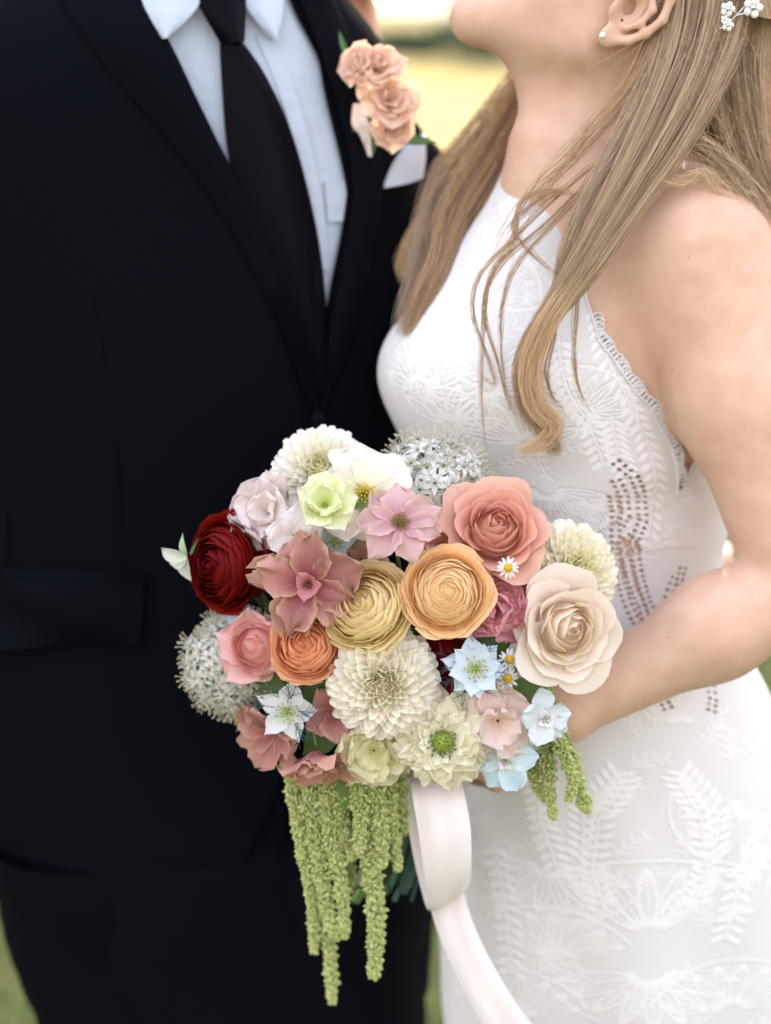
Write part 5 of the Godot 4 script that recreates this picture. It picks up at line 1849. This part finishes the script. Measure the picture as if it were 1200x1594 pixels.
	var er := [[-80.0, 415.0], [0.0, 452.0], [100.0, 500.0], [300.0, 540.0], [495.0, 505.0], [640.0, 484.0], [900.0, 476.0], [1200.0, 470.0], [1345.0, 440.0]]
	a = Acc.new()
	P = PackedVector3Array()
	var nu := 110
	var nv := 110
	for j in nv:
		var r := lerpf(-74, 1342, float(j) / (nv - 1))
		var ql := gth(curve(el, r), r)
		var qr := gth(curve(er, r), r)
		for i in nu:
			var k := float(i) / (nu - 1)
			var th := lerpf(qr.x, ql.x + TAU, k)
			var y := lerpf(qr.y, ql.y, k)
			var over := 0.003 * (1.0 - smoothstep(0.0, 0.06, k)) if r > 600 else 0.0
			P.append(gsurf(th, y, over))
	a.grid(P, nu, nv)
	wpart(o, "jacket", a.mesh(M.wool))
	for s in [[[[70, -40], [165, 100], [255, 208], [330, 310], [402, 440], [456, 560], [486, 650]], [[205, -40], [264, 66], [308, 160], [358, 262], [430, 400], [476, 540], [492, 650]], 0.004, 0.010], [[[440, -40], [500, 100], [536, 240], [538, 330], [507, 490], [490, 652]], [[500, -40], [556, 100], [590, 240], [580, 400], [538, 550], [497, 655]], 0.010, 0.004]]:
		a = Acc.new()
		panel(a, s[0], s[1], s[2], s[3], 40, 11, 0.004, 0.004)
		wpart(o, "lapel", a.mesh(M.wool))
	a = Acc.new()
	panel(a, [[-60, 892], [-60, 1003]], [[228, 898], [222, 998]], 0.005, 0.005, 12, 14, 0.001, 0.004)
	wpart(o, "pocket_flap", a.mesh(M.wool))
	a = Acc.new()
	panel(a, [[-60, 879], [-60, 891]], [[230, 887], [230, 897]], 0.003, 0.003, 4, 14, 0.0, 0.003)
	wpart(o, "pocket_welt", a.mesh(M.wool))
	for s in [[[145, 455], [165, 560], [182, 690], [190, 800], [190, 885]], [[0, 690], [12, 780], [16, 880]]]:
		a = Acc.new()
		var pp := []
		for p in s:
			pp.append(gp(p[0], p[1], -0.0002))
		a.tube(spline(pp, 24), steady(24, 0.0009), 5)
		wpart(o, "seam", a.mesh(M.wool_seam))
	var b := gp(496, 655, 0.012)
	a = Acc.new()
	a.ball(b, Vector3(0.0085, 0.0085, 0.0028), 16, 6, Color.WHITE, Basis(Vector3(1, 0, 0), -0.1))
	wpart(o, "button", a.mesh(M.button))
	# pocket square
	a = Acc.new()
	panel(a, [[590, 292], [604, 255], [622, 226]], [[640, 276], [646, 240], [648, 205]], 0.006, 0.010, 12, 9, 0.006, 0.003)
	wpart(o, "pocket_square", a.mesh(M.shirt))
	# sleeves
	wpart(o, "sleeve", sleeve([px(545, 110, -0.46), px(590, 240, -0.49), px(680, 420, -0.55), px(800, 590, -0.585), px(900, 760, -0.55), px(955, 886, -0.485)], [[0.0, 0.008], [0.04, 0.028], [0.12, 0.044], [0.25, 0.062], [0.5, 0.066], [0.8, 0.056], [1.0, 0.044]]).mesh(M.wool))
	wpart(o, "sleeve", sleeve([px(-70, 90, -0.44), px(-130, 200, -0.42), px(-190, 480, -0.42), px(-215, 720, -0.43), px(-210, 960, -0.41), px(-190, 1150, -0.40)], [[0.0, 0.01], [0.04, 0.05], [0.12, 0.075], [0.5, 0.074], [0.8, 0.060], [1.0, 0.048]]).mesh(M.wool))
	# trousers
	a = Acc.new()
	P = PackedVector3Array()
	for j in 26:
		var r := lerpf(1130, 1640, j / 25.0)
		for i in 61:
			var q := gth(300, r)
			P.append(gsurf(TAU * i / 60.0, q.y, -0.010 if r < 1345 else -0.003))
	a.grid(P, 61, 26, null, null, true)
	var e: Array = GP.at(0.0)
	for s in [-1.0, 1.0]:
		P = PackedVector3Array()
		for j in 26:
			var t := j / 25.0
			var y := lerpf(0.55, G + 0.035, t)
			var w := GP.at(y)
			var hw := lerpf(w[2] * 0.50 - 0.004, 0.115, smoothstep(0.3, 1.0, t))
			var mx: float = lerpf(w[1] + s * w[2] * 0.49, cx + s * 0.12, smoothstep(0.3, 1.0, t))
			for i in 41:
				var g := TAU * i / 40.0
				var q := 1.0 + 0.02 * sin(y * 40.0 + g * 2.0)
				P.append(Vector3(mx + hw * q * sin(g), y, w[4] + lerpf(w[3] - 0.006, 0.115, t) * q * cos(g)))
		a.grid(P, 41, 26, null, null, true)
	wpart(o, "trousers", a.mesh(M.wool))
	for s in [-1.0, 1.0]:
		a = Acc.new()
		var sf := Field.new(Vector3(cx + s * 0.12 - 0.07, G - 0.01, -0.57), Vector3(cx + s * 0.12 + 0.09, G + 0.12, -0.18), 0.008)
		sf.cap(Vector3(cx + s * 0.115, G + 0.045, -0.47), Vector3(cx + s * 0.12 + 0.02, G + 0.034, -0.27), 0.044, 0.036, 0.02)
		sf.cap(Vector3(cx + s * 0.115, G + 0.06, -0.47), Vector3(cx + s * 0.12, G + 0.05, -0.38), 0.044, 0.038, 0.02)
		sf.net(a)
		wpart(o, "shoe", a.mesh(M.shoe))


func boutonniere() -> void:
	var z := gp(590, 150, 0.02).z
	var base := gp(592, 190, 0.016)
	var o := thing("boutonniere", "peach flower boutonniere with green leaves pinned to the black lapel", "boutonniere", base)
	var u := per_px(z) * 1.0
	var peach := Color(0.80, 0.55, 0.42)
	for q in [[588, 108, 42, Vector2(0.1, 0.9)], [560, 104, 34, Vector2(-0.5, 0.7)], [604, 158, 46, Vector2(0.35, 0.45)], [610, 200, 34, Vector2(0.3, -0.1)]]:
		var b := Node3D.new()
		b.name = "blossom"
		o.add_child(b, true)
		var t: Vector2 = q[3]
		var f := Vector3(t.x, t.y, 1).normalized()
		var xx := Vector3.UP.cross(f).normalized()
		b.position = px(q[0], q[1], z + 0.030) - base
		b.basis = Basis(xx, f, xx.cross(f))
		var R: float = q[2] * u
		open_bloom(b, [[6, R, R * 0.5, 0.35, -0.3, 0.3, R * 0.10], [6, R * 0.85, R * 0.45, 0.75, -0.4, 0.4, R * 0.10], [5, R * 0.6, R * 0.34, 1.1, -0.4, 0.4, R * 0.08]], peach * 0.9, peach, Color(0.84, 0.65, 0.52), 1.3, 0.45, 0.3)
	var P := func(x: float, y: float, d: float) -> Vector3: return px(x, y, z + d) - base
	for q in [[618, 215, 0.3, 62, 7, 0.02], [560, 190, 1.9, 50, 9, 0.012], [575, 205, 1.6, 45, 8, 0.010], [590, 180, 2.2, 48, 10, 0.010], [548, 100, 4.4, 55, 5, 0.004], [600, 130, 5.0, 40, 6, 0.016]]:
		leaf(o, q[3] * u, q[4] * u, Transform3D(Basis(Vector3(0, 0, 1), -q[2] + 0.15) * Basis(Vector3(1, 0, 0), 1.3), P.call(q[0], q[1], q[5])), Color(0.055, 0.12, 0.04))
	for k in 5:
		var a := Acc.new()
		a.tube(spline([P.call(590 - k * 3, 170, 0.015), P.call(575 - k * 4, 215, 0.010), P.call(570 - k * 5, 245, 0.008)], 6), steady(6, 0.0016), 6, Color(0.07, 0.12, 0.04))
		part(o, "stem", a.mesh(M.green))
	var s := Acc.new()
	strip(s, [P.call(556, 160, 0.012), P.call(560, 190, 0.018), P.call(568, 210, 0.014), P.call(576, 244, 0.012)], [Vector3(0.004, 0.001, 0), Vector3(0.008, 0.002, 0), Vector3(0.005, 0.001, 0.001), Vector3(0.002, 0, 0)], 12, 5, 0.002)
	part(o, "ribbon", s.mesh(M.ribbon))


# ---------------------------------------------------------------- the place
func place() -> void:
	var g := MeshInstance3D.new()
	var pm := PlaneMesh.new()
	pm.size = Vector2(900, 900)
	g.mesh = pm
	pm.material = M.lawn
	g.name = "ground"
	g.position = Vector3(0, G, -200)
	add_child(g)
	tag(g, "green lawn under and around the couple", "lawn", "", "structure")
	g = MeshInstance3D.new()
	pm = PlaneMesh.new()
	pm.size = Vector2(700, 400)
	pm.material = M.meadow
	g.mesh = pm
	g.name = "meadow"
	g.position = Vector3(0, G + 0.004, -211)
	add_child(g)
	tag(g, "sunlit straw yellow meadow far behind the couple", "meadow", "", "structure")
	# grass of the lawn near the feet
	var bl := Acc.new()
	strap(1.0, 0.05, 0.7, 0.9, 1.1, 0.7, 0.2, 0.0, Color(0.6, 0.6, 0.5), Color.WHITE, Color(1.2, 1.2, 0.9), 3, 4, bl)
	var mm := MultiMesh.new()
	mm.transform_format = MultiMesh.TRANSFORM_3D
	mm.use_colors = true
	mm.mesh = bl.mesh(M.leaf)
	mm.instance_count = 60000
	for i in 60000:
		var d := 0.2 + 13.0 * pow(rng.randf(), 1.6)
		var x := rng.randf_range(-1.0, 1.0) * (1.2 + d * 0.42)
		var s := rng.randf_range(0.025, 0.07)
		mm.set_instance_transform(i, Transform3D(Basis(Vector3.UP, rng.randf() * TAU).scaled(Vector3.ONE * s), Vector3(x, G + 0.002, -d + 0.9)))
		var k := rng.randf()
		mm.set_instance_color(i, Color(0.05, 0.085, 0.022).lerp(Color(0.17, 0.14, 0.06), k * k))
	var mi := MultiMeshInstance3D.new()
	mi.name = "grass"
	mi.multimesh = mm
	add_child(mi)
	tag(mi, "short grass blades of the lawn around the couple", "grass", "", "stuff")
	# trees along the far edge of the meadow
	var card := Acc.new()
	for k in 5:
		strap(0.5, 0.20, 0.8, 0.8, rng.randf_range(-0.6, 0.6), -0.5, 0.2, 0.02, Color.WHITE, Color.WHITE, Color.WHITE, 3, 4, card, Transform3D(Basis(Vector3.UP, TAU * k / 5), Vector3.ZERO))
	var leaf_mesh := card.mesh(M.leaf)
	var trees := [["tall green tree behind the bride's chin, right of the white gap of sky", 6.6, -56, 4.6, 13.0, 2200], ["broad tall tree behind the bride's hair", 14.0, -60, 5.0, 11.0, 1300], ["low bush of the far hedge, nearest the groom's shoulder", -1.3, -54, 1.0, 0.75, 260], ["low bush of the far hedge in the middle of the white gap", 0.3, -54.5, 1.0, 0.80, 260], ["low bush of the far hedge beside the tall green tree", 1.7, -54, 0.9, 1.05, 260], ["dark bush at the foot of the tall green tree", 3.4, -53, 1.5, 1.3, 500], ["tall tree at the far right beyond the bride", 22.0, -60, 5.0, 11.5, 1200], ["low bush of the far hedge behind the groom", -3.2, -54, 1.0, 0.8, 260]]
	for t in trees:
		var tall: bool = t[4] > 5.0
		var o := thing("tree" if tall else "bush", t[0], "tree" if tall else "bush", Vector3(t[1] * 1.08, G, t[2] * 1.08), "trees beyond the meadow")
		var a := Acc.new()
		a.tube(spline([Vector3.ZERO, Vector3(0.1, t[4] * 0.3, 0), Vector3(-0.1, t[4] * 0.75, 0.1)], 6), taper(6, 0.03 * t[4], 0.008 * t[4]), 8)
		for k in 5:
			var b := Vector3(0, t[4] * (0.25 + 0.1 * k), 0)
			a.tube(PackedVector3Array([b, b + Vector3(cos(k * 2.4), 0.7, sin(k * 2.4)) * t[3] * 0.6]), taper(2, 0.012 * t[4], 0.004 * t[4]), 6)
		part(o, "trunk", a.mesh(M.bark))
		mm = MultiMesh.new()
		mm.transform_format = MultiMesh.TRANSFORM_3D
		mm.use_colors = true
		mm.mesh = leaf_mesh
		mm.instance_count = t[5]
		var cl := []
		for k in 16:
			cl.append(Vector3(rng.randf_range(-0.75, 0.75) * t[3], rng.randf_range(0.18, 0.88) * t[4], rng.randf_range(-0.6, 0.6) * t[3]))
		for i in int(t[5]):
			var c: Vector3 = cl[i % 16]
			var p: Vector3 = c + Vector3(rng.randfn(), rng.randfn() * 0.8, rng.randfn()) * t[3] * 0.20
			p.y = maxf(p.y, 0.1)
			var s: float = rng.randf_range(1.0, 2.0) * t[3] / 4.0
			mm.set_instance_transform(i, Transform3D(Basis.from_euler(Vector3(rng.randf() * 6, rng.randf() * 6, rng.randf() * 6)).scaled(Vector3.ONE * s), p))
			var q := Color(0.045, 0.085, 0.05).lerp(Color(0.10, 0.15, 0.08), rng.randf()) if tall else Color(0.06, 0.11, 0.06).lerp(Color(0.13, 0.17, 0.10), rng.randf())
			mm.set_instance_color(i, q)
		mi = MultiMeshInstance3D.new()
		mi.name = "crown"
		mi.set_meta("kind", "stuff")
		mi.multimesh = mm
		o.add_child(mi, true)


func _ready() -> void:
	rng.seed = 20240611
	var cam := Camera3D.new()
	cam.name = "camera"
	add_child(cam)
	cam.position = CAM
	cam.rotation = Vector3(-PITCH, 0, 0)
	cam.fov = rad_to_deg(2.0 * atan(797.0 / FOC))
	cam.near = 0.05
	cam.far = 1200.0
	var at := CameraAttributesPhysical.new()
	at.frustum_focal_length = 80.0
	at.frustum_focus_distance = 1.56
	at.exposure_aperture = 2.8
	cam.attributes = at
	cam.current = true
	# (setting the lens above keeps the angle of view below)
	cam.fov = rad_to_deg(2.0 * atan(797.0 / FOC))
	var we := WorldEnvironment.new()
	we.name = "world_environment"
	var env := Environment.new()
	env.background_mode = Environment.BG_SKY
	var sky := Sky.new()
	var sm := ProceduralSkyMaterial.new()
	sm.sky_top_color = Color(0.78, 0.81, 0.90)
	sm.sky_horizon_color = Color(1.0, 0.935, 0.84)
	sm.sky_curve = 0.16
	sm.ground_horizon_color = Color(0.80, 0.76, 0.66)
	sm.ground_bottom_color = Color(0.35, 0.34, 0.24)
	sm.sky_energy_multiplier = 1.0
	sky.sky_material = sm
	env.sky = sky
	env.tonemap_mode = Environment.TONE_MAPPER_LINEAR
	env.tonemap_exposure = 3.3
	env.sdfgi_enabled = true
	env.ssao_enabled = true
	env.ssil_enabled = true
	we.environment = env
	add_child(we)
	var sun := DirectionalLight3D.new()
	sun.name = "sun"
	sun.light_energy = 0.8
	sun.light_color = Color(1.0, 0.94, 0.84)
	sun.light_angular_distance = 0.5
	sun.shadow_enabled = true
	add_child(sun)
	sun.look_at_from_position(Vector3(0.2, 2.9, -4.0), Vector3.ZERO, Vector3.UP)

	materials()
	mat("trim", lin(0.76, 0.74, 0.73), 0.8)
	mat("seam", lin(0.66, 0.55, 0.48), 0.8)
	mat("mole", lin(0.38, 0.19, 0.12), 0.6)
	place()
	groom()
	bride_profile()
	lace()
	bride()
	boutonniere()
	bouquet()
	ribbon()
